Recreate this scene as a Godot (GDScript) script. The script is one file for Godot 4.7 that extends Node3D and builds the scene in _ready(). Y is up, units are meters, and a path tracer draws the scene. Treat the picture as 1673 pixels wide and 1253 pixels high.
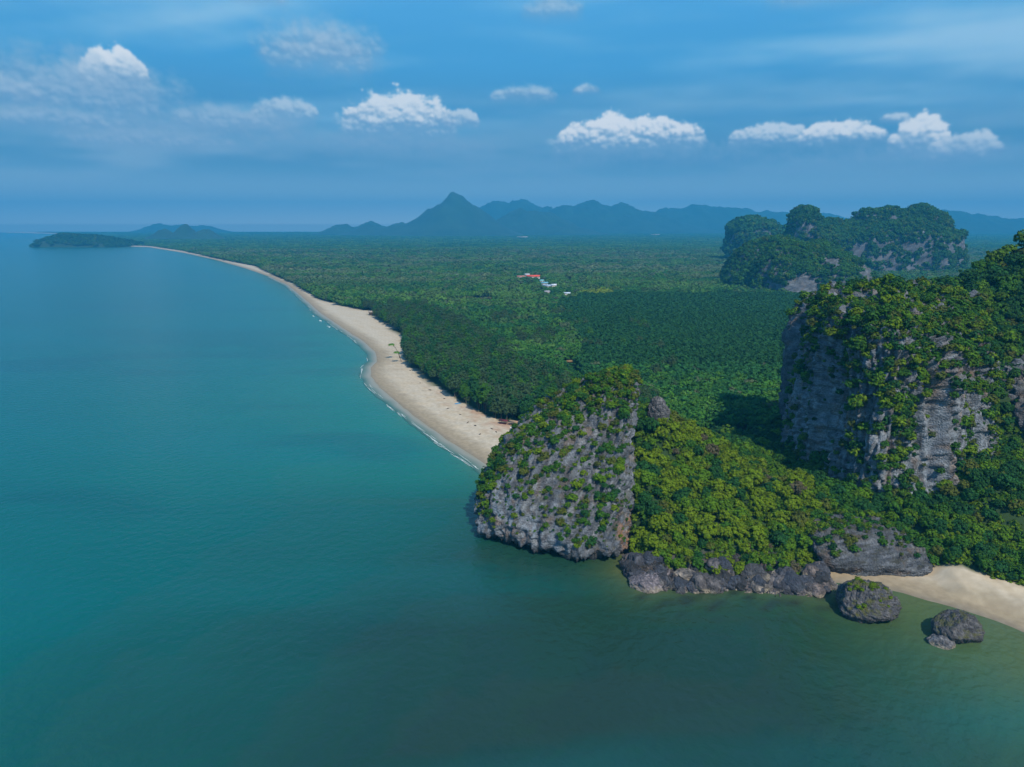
extends Node3D
# An aerial view of a limestone headland, a long beach and a forested plain. Units are metres, y is up, the sea lies at y = 0.

var rng := RandomNumberGenerator.new()
var n_low := FastNoiseLite.new()      # broad shapes
var n_fbm := FastNoiseLite.new()      # broken detail
var n_cell := FastNoiseLite.new()     # cracks
var names := {}
var shore := PackedVector2Array()     # waterline, far to near, (x, z)
var coast := PackedVector2Array()     # shore closed inland: a polygon that holds the land
var green := PackedVector2Array()     # the land that carries vegetation
var hills: Array = []
var clear: Array = []                 # [x, z, half width, length towards the sea view]: low growth round houses
var M := {}


func _ready() -> void:
	rng.seed = 4711
	# ------------------------------------------------------------------ camera
	var cam := Camera3D.new()
	cam.name = "camera"
	cam.fov = 56.76
	cam.near = 1.0
	cam.far = 90000.0
	cam.position = Vector3(0, 120, 0)
	cam.rotation_degrees = Vector3(-12.657, 0, 0)
	add_child(cam)
	cam.current = true
	# ------------------------------------------------------------------ sky, air, exposure
	setup_noise()
	var pan := PanoramaSkyMaterial.new()
	pan.panorama = ImageTexture.create_from_image(sky_image())
	var sky := Sky.new()
	sky.sky_material = pan
	var env := Environment.new()
	env.background_mode = Environment.BG_SKY
	env.sky = sky
	env.background_energy_multiplier = 1.0
	env.tonemap_mode = Environment.TONE_MAPPER_LINEAR
	env.tonemap_exposure = 1.0
	env.fog_enabled = true
	env.fog_density = 0.00013
	env.fog_light_color = Color(0.27, 0.75, 1.0)
	env.sdfgi_enabled = true
	env.ssao_enabled = true
	env.ssil_enabled = true
	var we := WorldEnvironment.new()
	we.name = "air"
	we.environment = env
	add_child(we)
	# ------------------------------------------------------------------ sun
	var sun := DirectionalLight3D.new()
	sun.name = "sun"
	sun.light_energy = 1.5
	sun.light_color = Color(1.0, 0.95, 0.86)
	sun.light_angular_distance = 0.5
	sun.shadow_enabled = true
	add_child(sun)
	sun.look_at_from_position(Vector3(0.30, 0.88, 0.74) * 100.0, Vector3.ZERO, Vector3.UP)
	# ------------------------------------------------------------------ place
	setup_place()
	setup_materials()
	build_sea()
	build_land()
	build_surf()
	build_mountains()
	build_far_karsts()
	build_far_headland()
	build_cliff()
	build_crag()
	build_cove_rocks()
	build_shore_rocks()
	build_houses()
	build_beach_things()
	build_headland_trees()
	build_forest()
	build_shrub_cover()


# ====================================================================== naming
func numbered(called: String) -> String:
	var n: int = names.get(called, 0)
	names[called] = n + 1
	return called if n == 0 else "%s_%03d" % [called, n]


func tag(o: Node, label: String, category: String, group := "") -> void:
	o.set_meta("label", label)
	o.set_meta("category", category)
	if group != "":
		o.set_meta("group", group)


func put(called: String, mesh: Mesh, mat: Material, parent: Node = self, at := Vector3.ZERO) -> MeshInstance3D:
	var o := MeshInstance3D.new()
	o.name = numbered(called) if parent == self else called
	o.mesh = mesh
	o.material_override = mat
	o.position = at
	parent.add_child(o, true)
	return o


func base(called: String, at: Vector3, turn := 0.0) -> Node3D:
	var o := Node3D.new()
	o.name = numbered(called)
	add_child(o)
	o.position = at
	o.rotation.y = turn
	return o


# ====================================================================== noise and sky
func setup_noise() -> void:
	n_low.seed = 11
	n_low.noise_type = FastNoiseLite.TYPE_SIMPLEX_SMOOTH
	n_low.frequency = 1.0
	n_low.fractal_type = FastNoiseLite.FRACTAL_NONE
	n_fbm.seed = 23
	n_fbm.noise_type = FastNoiseLite.TYPE_SIMPLEX_SMOOTH
	n_fbm.frequency = 1.0
	n_fbm.fractal_type = FastNoiseLite.FRACTAL_FBM
	n_fbm.fractal_octaves = 4
	n_cell.seed = 37
	n_cell.noise_type = FastNoiseLite.TYPE_CELLULAR
	n_cell.frequency = 1.0
	n_cell.fractal_type = FastNoiseLite.FRACTAL_NONE
	n_cell.cellular_return_type = FastNoiseLite.RETURN_DISTANCE2_SUB


func low(p: Vector3) -> float:
	return n_low.get_noise_3dv(p)


func fbm(p: Vector3) -> float:
	return n_fbm.get_noise_3dv(p)


const SKY_W := 4096
const SKY_H := 2048


func sky_image() -> Image:
	var w := 1024
	var h := 512
	var im := Image.create(w, h, false, Image.FORMAT_RGB8)
	var els := [-90.0, 0.0, 2.0, 5.0, 8.5, 12.0, 16.0, 26.0, 50.0, 90.0]
	var cols := [Color8(130, 165, 185), Color8(186, 212, 228), Color8(142, 184, 212), Color8(88, 150, 193), Color8(80, 153, 203), Color8(78, 162, 218), Color8(84, 168, 225), Color8(62, 152, 218), Color8(46, 126, 200), Color8(36, 106, 182)]
	var cirrus := FastNoiseLite.new()
	cirrus.seed = 5
	cirrus.noise_type = FastNoiseLite.TYPE_SIMPLEX_SMOOTH
	cirrus.frequency = 1.0
	cirrus.fractal_octaves = 5
	for j in h:
		var el := 90.0 - (j + 0.5) * 180.0 / h
		var k := 0
		while k < els.size() - 2 and el > els[k + 1]:
			k += 1
		var c0: Color = cols[k]
		var c1: Color = cols[k + 1]
		var bc := c0.lerp(c1, smoothstep(0.0, 1.0, (el - els[k]) / (els[k + 1] - els[k])))
		for i in w:
			var c := bc
			if el > -1.0:
				var az := deg_to_rad((i + 0.5) * 360.0 / w - 180.0)
				var ce := cos(deg_to_rad(el))
				var d := Vector3(sin(az) * ce, sin(deg_to_rad(el)), -cos(az) * ce)
				# thin cirrus in a high layer
				var q := d / (maxf(d.y, 0.0) + 0.12)
				var s := cirrus.get_noise_3d(q.x * 0.35 + q.z * 0.16, 3.0, q.z * 0.95 - q.x * 0.2)
				var veil := cirrus.get_noise_3d(d.x * 2.2 + 4.0, el * 0.10, d.z * 2.2)
				var cov := smoothstep(-0.30, 0.5, s + 0.35 * veil) * smoothstep(3.0, 12.0, el) * 0.75
				c = c.lerp(Color8(172, 210, 236), cov)
				# a hazy stratus bank low down
				var b := cirrus.get_noise_3d(d.x * 2.6, el * 0.32 + 9.0, d.z * 2.6)
				var bank := smoothstep(-0.3, 0.35, b) * smoothstep(0.5, 4.5, el) * (1.0 - smoothstep(6.5, 10.5, el))
				c = c.lerp(Color8(142, 182, 212), clampf(bank * (0.45 + 0.45 * smoothstep(0.0, -0.5, az) * smoothstep(-1.2, -0.6, az)), 0.0, 0.9))
			im.set_pixel(i, j, c)
	im.resize(SKY_W, SKY_H, Image.INTERPOLATE_CUBIC)
	var half := im.duplicate() as Image       # straight ahead lies at the first column
	im.blit_rect(half, Rect2i(SKY_W / 2, 0, SKY_W / 2, SKY_H), Vector2i(0, 0))
	im.blit_rect(half, Rect2i(0, 0, SKY_W / 2, SKY_H), Vector2i(SKY_W / 2, 0))
	# cumulus: azimuth, base, half width, height, brightness, softness
	var cl := [
		[-29.2, 8.0, 4.6, 2.6, 0.50, 0.6], [-27.6, 9.6, 2.1, 1.75, 0.95, 0.22], [-34.6, 8.1, 3.0, 1.3, 0.6, 0.4], [-14.3, 11.9, 4.0, 2.4, 0.50, 0.75], [-16.8, 7.95, 2.4, 1.25, 0.62, 0.4],
		[-8.6, 7.6, 4.2, 2.5, 0.9, 0.25], [-3.9, 7.7, 1.4, 0.95, 0.72, 0.35], [0.9, 9.5, 2.6, 0.9, 0.55, 0.6], [5.6, 9.75, 1.1, 0.5, 0.6, 0.5],
		[9.0, 6.35, 5.6, 1.9, 0.97, 0.22], [19.0, 6.1, 2.9, 1.15, 0.8, 0.3], [23.9, 5.95, 2.9, 1.2, 0.95, 0.22], [28.6, 5.5, 1.9, 1.85, 0.95, 0.22], [31.3, 4.75, 2.2, 1.3, 0.8, 0.3], [27.0, 7.0, 1.0, 0.5, 0.7, 0.5],
		[-30.0, 9.0, 7.5, 2.6, 0.30, 1.0], [-22.0, 6.4, 9.0, 2.6, 0.16, 1.2], [-8.0, 5.8, 8.0, 1.8, 0.10, 1.2], [12.0, 5.0, 10.0, 1.6, 0.10, 1.2], [28.0, 4.6, 8.0, 1.6, 0.12, 1.2], [-14.0, 12.6, 5.0, 2.6, 0.34, 1.0], [-31.0, 6.6, 5.0, 1.2, 0.36, 0.9], [-21.0, 7.2, 4.6, 1.3, 0.36, 0.8], [-26.0, 5.6, 6.0, 1.0, 0.25, 1.0],
		[22.0, 15.4, 4.0, 1.6, 0.5, 0.8], [3.0, 15.2, 2.4, 1.2, 0.42, 0.9], [-18.0, 15.4, 2.0, 1.0, 0.42, 0.9],
	]
	var more := RandomNumberGenerator.new()
	more.seed = 99
	for i in 46:                        # the same fair-weather row goes on round the horizon
		var az := 40.0 + 280.0 * (i + more.randf()) / 46.0
		if az > 180.0:
			az -= 360.0
		cl.append([az, more.randf_range(5.0, 9.5), more.randf_range(1.5, 5.0), more.randf_range(0.9, 2.6), more.randf_range(0.4, 0.97), more.randf_range(0.22, 0.7)])
	var puff := FastNoiseLite.new()
	puff.seed = 61
	puff.noise_type = FastNoiseLite.TYPE_SIMPLEX_SMOOTH
	puff.frequency = 1.0
	puff.fractal_octaves = 6
	puff.fractal_gain = 0.6
	var cauli := FastNoiseLite.new()
	cauli.seed = 71
	cauli.noise_type = FastNoiseLite.TYPE_CELLULAR
	cauli.frequency = 1.0
	cauli.cellular_return_type = FastNoiseLite.RETURN_DISTANCE
	cauli.fractal_type = FastNoiseLite.FRACTAL_FBM
	cauli.fractal_octaves = 3
	cauli.fractal_gain = 0.45
	var px := SKY_W / 360.0
	for c in cl:
		var az0: float = c[0]
		var e0: float = c[1]
		var hw: float = c[2]
		var hh: float = c[3]
		var i0 := int((az0 - hw * 1.25 + 180.0) * px)
		var i1 := int((az0 + hw * 1.25 + 180.0) * px)
		var j0 := int((90.0 - e0 - hh * 1.6) * px)
		var j1 := int((90.0 - e0 + hh * 1.2) * px)
		for j in range(j0, j1):
			var el := 90.0 - (j + 0.5) / px
			var t := (el - e0) / hh
			for i in range(i0, i1):
				var az := (i + 0.5) / px - 180.0
				var u := (az - az0) / hw
				var n := puff.get_noise_3d(az * 0.62, el * 0.95, az0) * 0.75 - cauli.get_noise_3d(az * 1.15, el * 1.45, az0) * 0.75 - 0.34
				var lit := cauli.get_noise_3d(az * 1.15 + 0.10, el * 1.45 + 0.26, az0) - cauli.get_noise_3d(az * 1.15, el * 1.45, az0)
				var n2 := puff.get_noise_3d(az * 0.28, 7.0, az0 * 0.3)
				var dome := pow(maxf(0.0, 1.0 - u * u), 0.6) * (0.95 + 0.45 * n2) + 0.08
				var soft: float = c[5] * (0.55 if c[4] > 0.7 else 1.0)
				var a := smoothstep(0.0, 0.10 + 0.9 * soft, dome - maxf(t, 0.0) * 1.05 + n * 0.50)
				a *= smoothstep(-1.0, 0.25, t + 0.25 * n) * smoothstep(0.0, 0.3, 1.2 - absf(u))
				if a <= 0.004:
					continue
				var up := clampf(t * 0.75 + n * 0.35 + 0.42 + lit * 1.1, 0.0, 1.0)
				var tone := Color8(122, 166, 204).lerp(Color8(234, 240, 246), smoothstep(0.12, 0.85, up) * c[4])
				var ii := posmod(i - SKY_W / 2, SKY_W)
				im.set_pixel(ii, j, im.get_pixel(ii, j).lerp(tone, a * (0.55 + 0.45 * c[4])))
	return im


# ====================================================================== the lie of the land
func setup_place() -> void:
	shore = PackedVector2Array([
		Vector2(-9000, -11500), Vector2(-7150, -10400), Vector2(-5661, -9111), Vector2(-3400, -5195), Vector2(-2300, -4060), Vector2(-1966, -3890), Vector2(-1404, -3084), Vector2(-1032, -2494), Vector2(-746, -2004), Vector2(-567, -1673), Vector2(-451, -1435), Vector2(-347, -1181), Vector2(-270, -988), Vector2(-199, -828),
		Vector2(-160, -743), Vector2(-133, -673), Vector2(-122, -626), Vector2(-122.5, -598), Vector2(-115, -560), Vector2(-99, -517), Vector2(-78, -470), Vector2(-55, -422), Vector2(-37, -386), Vector2(-21.6, -359), Vector2(-11, -338), Vector2(-2, -318),
		Vector2(6, -302), Vector2(12, -285), Vector2(22, -266), Vector2(34, -254), Vector2(41, -243), Vector2(39, -231), Vector2(45, -219), Vector2(54, -220), Vector2(64, -218), Vector2(73, -221), Vector2(83, -219), Vector2(94, -217.5), Vector2(101, -217), Vector2(108, -223), Vector2(118, -220.5), Vector2(129.6, -216), Vector2(134, -212), Vector2(142, -206), Vector2(149.5, -199), Vector2(155, -191), Vector2(166, -170), Vector2(182, -140), Vector2(230, -60), Vector2(300, 60),
	])
	coast = shore.duplicate()
	coast.append_array(PackedVector2Array([Vector2(70000, 60), Vector2(70000, -11500)]))
	green = PackedVector2Array([
		Vector2(-9000, -11900), Vector2(-7100, -10700), Vector2(-5600, -9400), Vector2(-3300, -5280), Vector2(-2234, -4120), Vector2(-1970, -3967), Vector2(-1475, -3241), Vector2(-1011, -2496), Vector2(-730, -2057), Vector2(-607, -1793), Vector2(-477, -1520), Vector2(-407, -1370), Vector2(-316, -1162), Vector2(-250, -1046), Vector2(-192, -972), Vector2(-176, -907),
		Vector2(-118, -763), Vector2(-108, -715), Vector2(-98, -645), Vector2(-88, -593), Vector2(-75, -563), Vector2(-54, -514), Vector2(-34, -468), Vector2(-15, -430), Vector2(-4, -417), Vector2(10, -411), Vector2(22, -400), Vector2(26, -330), Vector2(44, -260),
		Vector2(45, -236), Vector2(56, -226), Vector2(64, -223.5), Vector2(75, -222.5), Vector2(90, -222), Vector2(98, -223), Vector2(104, -227), Vector2(112, -231), Vector2(146, -230), Vector2(150, -226), Vector2(160, -218), Vector2(168, -211.5), Vector2(176, -195), Vector2(200, -150), Vector2(320, 40),
		Vector2(70000, 40), Vector2(70000, -11900),
	])
	# x, z, ground height, reach
	hills = [
		[47, -243, 9, 9], [59, -243, 10, 12], [81, -243, 10, 12], [102, -238, 6, 11], [51, -265, 25, 12], [75, -262, 20, 14], [100, -265, 19, 14], [118, -262, 16, 12], [58, -290, 44, 12], [71, -300, 33, 13], [88, -315, 22, 15], [108, -330, 15, 15], [125, -335, 11, 16], [150, -345, 12, 16],
		[60, -229, 4, 8], [80, -227, 4, 8], [98, -226, 4, 8],
		[126, -246, 9, 8], [140, -246, 9, 8], [112, -233, 2, 7], [122, -234, 2, 8], [132, -234, 2, 8], [142, -234, 2, 8], [135, -256, 15, 10], [155, -254, 15, 11],
		[160, -240, 12, 10], [171, -226, 5, 10], [181, -262, 27, 14], [201, -270, 26, 15], [208, -310, 54, 20], [228, -315, 54, 20], [243, -380, 82, 24], [267, -380, 98, 24], [248, -400, 80, 24], [272, -410, 114, 26], [297, -420, 126, 28], [230, -350, 68, 20], [250, -345, 72, 22],
		[300, -370, 108, 30], [350, -420, 146, 36], [420, -430, 150, 50], [260, -300, 52, 24], [300, -310, 70, 30], [370, -330, 88, 40], [215, -235, 8, 16], [250, -250, 26, 24], [310, -230, 36, 36], [230, -190, 6, 26],
		[340, -480, 96, 40], [420, -520, 80, 60], [280, -470, 60, 28], [225, -440, 24, 22],
		[170, -300, 30, 20], [180, -340, 34, 20],
		[60, -330, 3, 16], [90, -360, 3, 16], [120, -380, 3, 18], [150, -420, 3, 20], [35, -320, 3, 12], [200, -480, 3, 26], [300, -545, 3, 40], [30, -285, 3, 10],
	]


func hill_height(x: float, z: float) -> float:
	if z < -720.0 or x < 0.0 or x > 620.0:
		return 2.6
	var s := 0.03
	var a := 0.03 * 2.6
	for h in hills:
		var r: float = h[3]
		var q: float = ((x - h[0]) * (x - h[0]) + (z - h[1]) * (z - h[1])) / (r * r)
		if q < 9.0:
			var w := exp(-q)
			s += w
			a += w * h[2]
	return a / s


func shore_x(z: float) -> float:
	for i in range(1, 26):
		if z <= shore[i].y:
			var p := shore[i - 1]
			var q := shore[i]
			return lerpf(p.x, q.x, clampf((z - p.y) / (q.y - p.y), 0.0, 1.0))
	return shore[25].x


# signed distance to the waterline, positive inland
func inland(x: float, z: float) -> float:
	var from := 0
	var to := shore.size() - 1
	if z < -400.0:                        # only the reaches of the shore that can be the nearest
		while from < 24 and shore[from + 1].y < z * 1.4 - 150.0:
			from += 1
		to = from + 1
		while to < 26 and shore[to].y < z * 0.7 + 100.0:
			to += 1
	else:
		from = 18
	var p := Vector2(x, z)
	var best := 1e18
	for i in range(from, to):
		var a := shore[i]
		var ab := shore[i + 1] - a
		var t := clampf((p - a).dot(ab) / ab.length_squared(), 0.0, 1.0)
		best = minf(best, (a + ab * t).distance_squared_to(p))
	var d := sqrt(best)
	return d if (x > shore_x(z) if z < -345.0 else within(coast, x, z)) else -d


func ground(x: float, z: float, d := 1e9) -> float:
	if d > 1e8:
		d = inland(x, z)
	if d < 0.0:
		return maxf(d * 0.10, -6.0)
	var beach := minf(d * 0.055, 1.2) + clampf((d - 21.0) * 0.05, 0.0, 1.3)
	var h := hill_height(x, z)
	return lerpf(minf(beach, h), h, smoothstep(3.0, 14.0, d)) if z > -400.0 and h > 2.7 else beach


func is_green(x: float, z: float) -> bool:
	if z < -412.0:
		for i in range(1, green.size()):
			if z <= green[i].y:
				var p := green[i - 1]
				var q := green[i]
				return x > lerpf(p.x, q.x, clampf((z - p.y) / (q.y - p.y), 0.0, 1.0))
	return within(green, x, z)


func within(poly: PackedVector2Array, x: float, z: float) -> bool:
	var inside := false
	var b := poly[poly.size() - 1]
	for a in poly:
		if (a.y > z) != (b.y > z) and x < (b.x - a.x) * (z - a.y) / (b.y - a.y) + a.x:
			inside = not inside
		b = a
	return inside


# ====================================================================== materials
func noise_tex(freq: float, octaves: int, kind: int, ramp: Gradient = null, as_normal := false, strength := 8.0, sd := 1) -> NoiseTexture2D:
	var n := FastNoiseLite.new()
	n.seed = sd
	n.noise_type = kind
	n.frequency = freq
	n.fractal_octaves = octaves
	if kind == FastNoiseLite.TYPE_CELLULAR:
		n.cellular_return_type = FastNoiseLite.RETURN_DISTANCE2_SUB
	var t := NoiseTexture2D.new()
	t.width = 512
	t.height = 512
	t.seamless = true
	t.noise = n
	t.as_normal_map = as_normal
	t.bump_strength = strength
	if ramp:
		t.color_ramp = ramp
	return t


func ramp(a: Color, b: Color) -> Gradient:
	var g := Gradient.new()
	g.set_color(0, a)
	g.set_color(1, b)
	return g


func setup_materials() -> void:
	var grain := noise_tex(0.02, 6, FastNoiseLite.TYPE_SIMPLEX_SMOOTH, ramp(Color(0.55, 0.55, 0.55), Color(1, 1, 1)), false, 8.0, 3)
	var crack := noise_tex(0.02, 4, FastNoiseLite.TYPE_SIMPLEX, null, false, 8.0, 9)
	var rock := StandardMaterial3D.new()
	rock.vertex_color_use_as_albedo = true
	rock.albedo_texture = grain
	rock.roughness = 0.9
	rock.uv1_triplanar = true
	rock.uv1_world_triplanar = true
	rock.uv1_scale = Vector3.ONE / 9.0
	rock.heightmap_enabled = true
	rock.heightmap_texture = crack
	rock.heightmap_scale = 60.0
	M.rock = rock
	var sand := StandardMaterial3D.new()
	sand.vertex_color_use_as_albedo = true
	sand.albedo_texture = noise_tex(0.012, 6, FastNoiseLite.TYPE_SIMPLEX_SMOOTH, ramp(Color(0.86, 0.85, 0.83), Color(1, 1, 1)), false, 8.0, 17)
	sand.roughness = 0.95
	sand.uv1_triplanar = true
	sand.uv1_world_triplanar = true
	sand.uv1_scale = Vector3.ONE / 23.0
	M.land = sand
	var sea := StandardMaterial3D.new()
	sea.vertex_color_use_as_albedo = true
	sea.roughness = 0.16
	sea.metallic_specular = 0.28
	sea.normal_enabled = true
	sea.normal_texture = noise_tex(0.014, 5, FastNoiseLite.TYPE_SIMPLEX_SMOOTH, null, true, 3.0, 29)
	sea.normal_scale = 1.3
	sea.uv1_scale = Vector3(1, 1, 1)
	M.sea = sea
	var swash := StandardMaterial3D.new()
	swash.vertex_color_use_as_albedo = true
	swash.roughness = 0.45
	swash.metallic_specular = 0.3
	M.swash = swash
	var leaf := StandardMaterial3D.new()
	leaf.vertex_color_use_as_albedo = true
	leaf.roughness = 0.75
	leaf.metallic_specular = 0.3
	leaf.backlight_enabled = true
	leaf.backlight = Color(0.55, 0.6, 0.3)
	M.leaf = leaf
	var bark := StandardMaterial3D.new()
	bark.albedo_color = Color(0.36, 0.32, 0.28)
	bark.roughness = 0.9
	M.bark = bark
	var hill := StandardMaterial3D.new()
	hill.vertex_color_use_as_albedo = true
	hill.roughness = 1.0
	M.hill = hill
	for t in TONES:
		var m: StandardMaterial3D = leaf.duplicate()
		m.albedo_color = (TONES[t] as Color).linear_to_srgb()
		M[t] = m


func flat(c: Color, rough := 0.7) -> StandardMaterial3D:
	var m := StandardMaterial3D.new()
	m.albedo_color = c
	m.roughness = rough
	return m


const TONES := {
	"yellow_green": Color(0.140, 0.225, 0.005),
	"fresh_green": Color(0.090, 0.195, 0.006),
	"mid_green": Color(0.044, 0.140, 0.010),
	"dark_green": Color(0.020, 0.095, 0.020),
	"olive": Color(0.100, 0.130, 0.018),
	"grey_green": Color(0.050, 0.100, 0.036),
	"grey_brown": Color(0.115, 0.105, 0.060),
}


# ====================================================================== mesh tools
func mesh_of(v: PackedVector3Array, idx: PackedInt32Array, col := PackedColorArray(), nrm := PackedVector3Array(), uv := PackedVector2Array()) -> ArrayMesh:
	var a := []
	a.resize(Mesh.ARRAY_MAX)
	a[Mesh.ARRAY_VERTEX] = v
	a[Mesh.ARRAY_INDEX] = idx
	if col.size():
		a[Mesh.ARRAY_COLOR] = col
	if nrm.size():
		a[Mesh.ARRAY_NORMAL] = nrm
	if uv.size():
		a[Mesh.ARRAY_TEX_UV] = uv
	var m := ArrayMesh.new()
	m.add_surface_from_arrays(Mesh.PRIMITIVE_TRIANGLES, a)
	return m


func normals(v: PackedVector3Array, idx: PackedInt32Array) -> PackedVector3Array:
	var n := PackedVector3Array()
	n.resize(v.size())
	for i in range(0, idx.size(), 3):
		var a := idx[i]
		var b := idx[i + 1]
		var c := idx[i + 2]
		var f := (v[c] - v[a]).cross(v[b] - v[a])
		n[a] += f
		n[b] += f
		n[c] += f
	for i in n.size():
		n[i] = n[i].normalized()
	return n


# rows x columns of vertices; wraps joins the last column to the first. Front faces run clockwise seen from above / outside.
func grid_index(rows: int, columns: int, wraps := false, turned := false) -> PackedInt32Array:
	var idx := PackedInt32Array()
	for j in rows - 1:
		for i in (columns if wraps else columns - 1):
			var a := j * columns + i
			var b := j * columns + (i + 1) % columns
			var c := a + columns
			var d := b + columns
			if turned:
				idx.append_array([a, b, c, b, d, c])
			else:
				idx.append_array([a, c, b, b, c, d])
	return idx


func curve4(a: float, b: float, c: float, d: float, t: float) -> float:
	return 0.5 * (2.0 * b + (c - a) * t + (2.0 * a - 5.0 * b + 4.0 * c - d) * t * t + (3.0 * b - a - 3.0 * c + d) * t * t * t)


# A rock body lofted through levels [y, left x, left z, right x, right z, front z, back z] from the bottom up.
# shape: {"stretch": direction along which the relief runs, "amount", "broad", "ridge", "fine": metres of relief, "size": metres of the broad relief, "box": 0..1}
func loft(levels: Array, nu: int, nv: int, cap: int, rise: float, shape: Dictionary) -> Dictionary:
	var v := PackedVector3Array()
	var out := PackedVector3Array()
	var count := levels.size()
	for j in nv + cap + 1:
		var t := minf(float(j) / nv, 1.0) * (count - 1)
		var k := clampi(int(t), 0, count - 2)
		var f := t - k
		var s := PackedFloat32Array()
		for q in 7:
			s.append(curve4(levels[maxi(k - 1, 0)][q], levels[k][q], levels[k + 1][q], levels[mini(k + 2, count - 1)][q], f))
		var shrink := 1.0
		var y := s[0]
		if j > nv:
			var e := float(j - nv) / cap
			shrink = 1.0 - e
			y += rise * (1.0 - (1.0 - e) * (1.0 - e))
		var cx := (s[1] + s[3]) / 2.0
		var cz := (s[2] + s[4]) / 2.0
		for i in nu:
			var th := TAU * i / nu
			var c := cos(th)
			var sn := sin(th)
			var pw: float = shape.box
			c = signf(c) * pow(absf(c), pw)
			sn = signf(sn) * pow(absf(sn), pw)
			var dz := (s[5] - cz) if sn > 0.0 else (cz - s[6])
			var p := Vector3(cx + (s[3] - s[1]) / 2.0 * c * shrink, y, cz + ((s[4] - s[2]) / 2.0 * c + dz * sn) * shrink)
			v.append(p)
	var idx := grid_index(nv + cap + 1, nu, true, true)
	var n := normals(v, idx)
	var w := v.duplicate()
	var d: Vector3 = (shape.stretch as Vector3).normalized()
	var size: float = shape.size
	for i in v.size():
		var p := v[i]
		var q := p - d * p.dot(d) * float(shape.amount)
		var m := low(q / size) * float(shape.broad)
		m += (0.5 - absf(low(q / (size * 0.36) + Vector3(7, 3, 1)))) * 2.0 * float(shape.ridge)
		m += (0.5 - absf(low(q / (size * 0.13) + Vector3(2, 9, 4)))) * float(shape.ridge) * 0.8
		m += fbm(p / 3.2) * float(shape.fine) * 1.6
		if shape.has("ledge"):
			var lay := fposmod(p.dot(d) / float(shape.step) + low(p / 17.0) * 1.1 + 0.4 * low(p / 5.0), 1.0)
			m += (smoothstep(0.0, 0.12, lay) - lay) * float(shape.ledge)
		m -= maxf(0.0, 0.22 - n_cell.get_noise_3dv(q / (size * 0.22)) - 1.0) * float(shape.ridge) * 3.0
		w[i] = p + n[i] * m
	return {"v": w, "idx": idx, "n": normals(w, idx)}


# limestone colours: grey-blue, with pale and dark streaks and ochre stains
func stone(p: Vector3, n: Vector3, stretch: Vector3, dark: float) -> Color:
	var d := stretch.normalized()
	var q := p - d * p.dot(d) * 0.88
	var c := Color(0.195, 0.225, 0.280)
	var s := fbm(q / 3.0)
	c = c.lerp(Color(0.40, 0.44, 0.51), smoothstep(0.05, 0.40, s) * 0.85)
	c = c.lerp(Color(0.075, 0.08, 0.095), smoothstep(0.02, 0.42, fbm(q / 2.2 + Vector3(31, 5, 8))) * 0.8)
	c = c.lerp(Color(0.30, 0.21, 0.15), smoothstep(0.18, 0.5, fbm(p / 9.0 + Vector3(3, 41, 8))) * 0.6)
	c = c.lerp(Color(0.10, 0.10, 0.045), smoothstep(0.35, 0.9, n.y) * smoothstep(-0.2, 0.25, fbm(p / 4.0 + Vector3(13, 4, 48))) * 0.7)
	var k := 1.0 - dark
	return Color(c.r * k, c.g * k, c.b * k)


func rock_mesh(b: Dictionary, stretch: Vector3, dark := 0.0, stain_and_tone = null) -> ArrayMesh:
	var v: PackedVector3Array = b.v
	var n: PackedVector3Array = b.n
	var col := PackedColorArray()
	col.resize(v.size())
	for i in v.size():
		var c := stone(v[i], n[i], stretch, dark)
		if stain_and_tone != null:
			c = stain_and_tone.call(v[i], n[i], c)
		col[i] = c
	b.col = col
	return mesh_of(v, b.idx, col, n)


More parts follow.
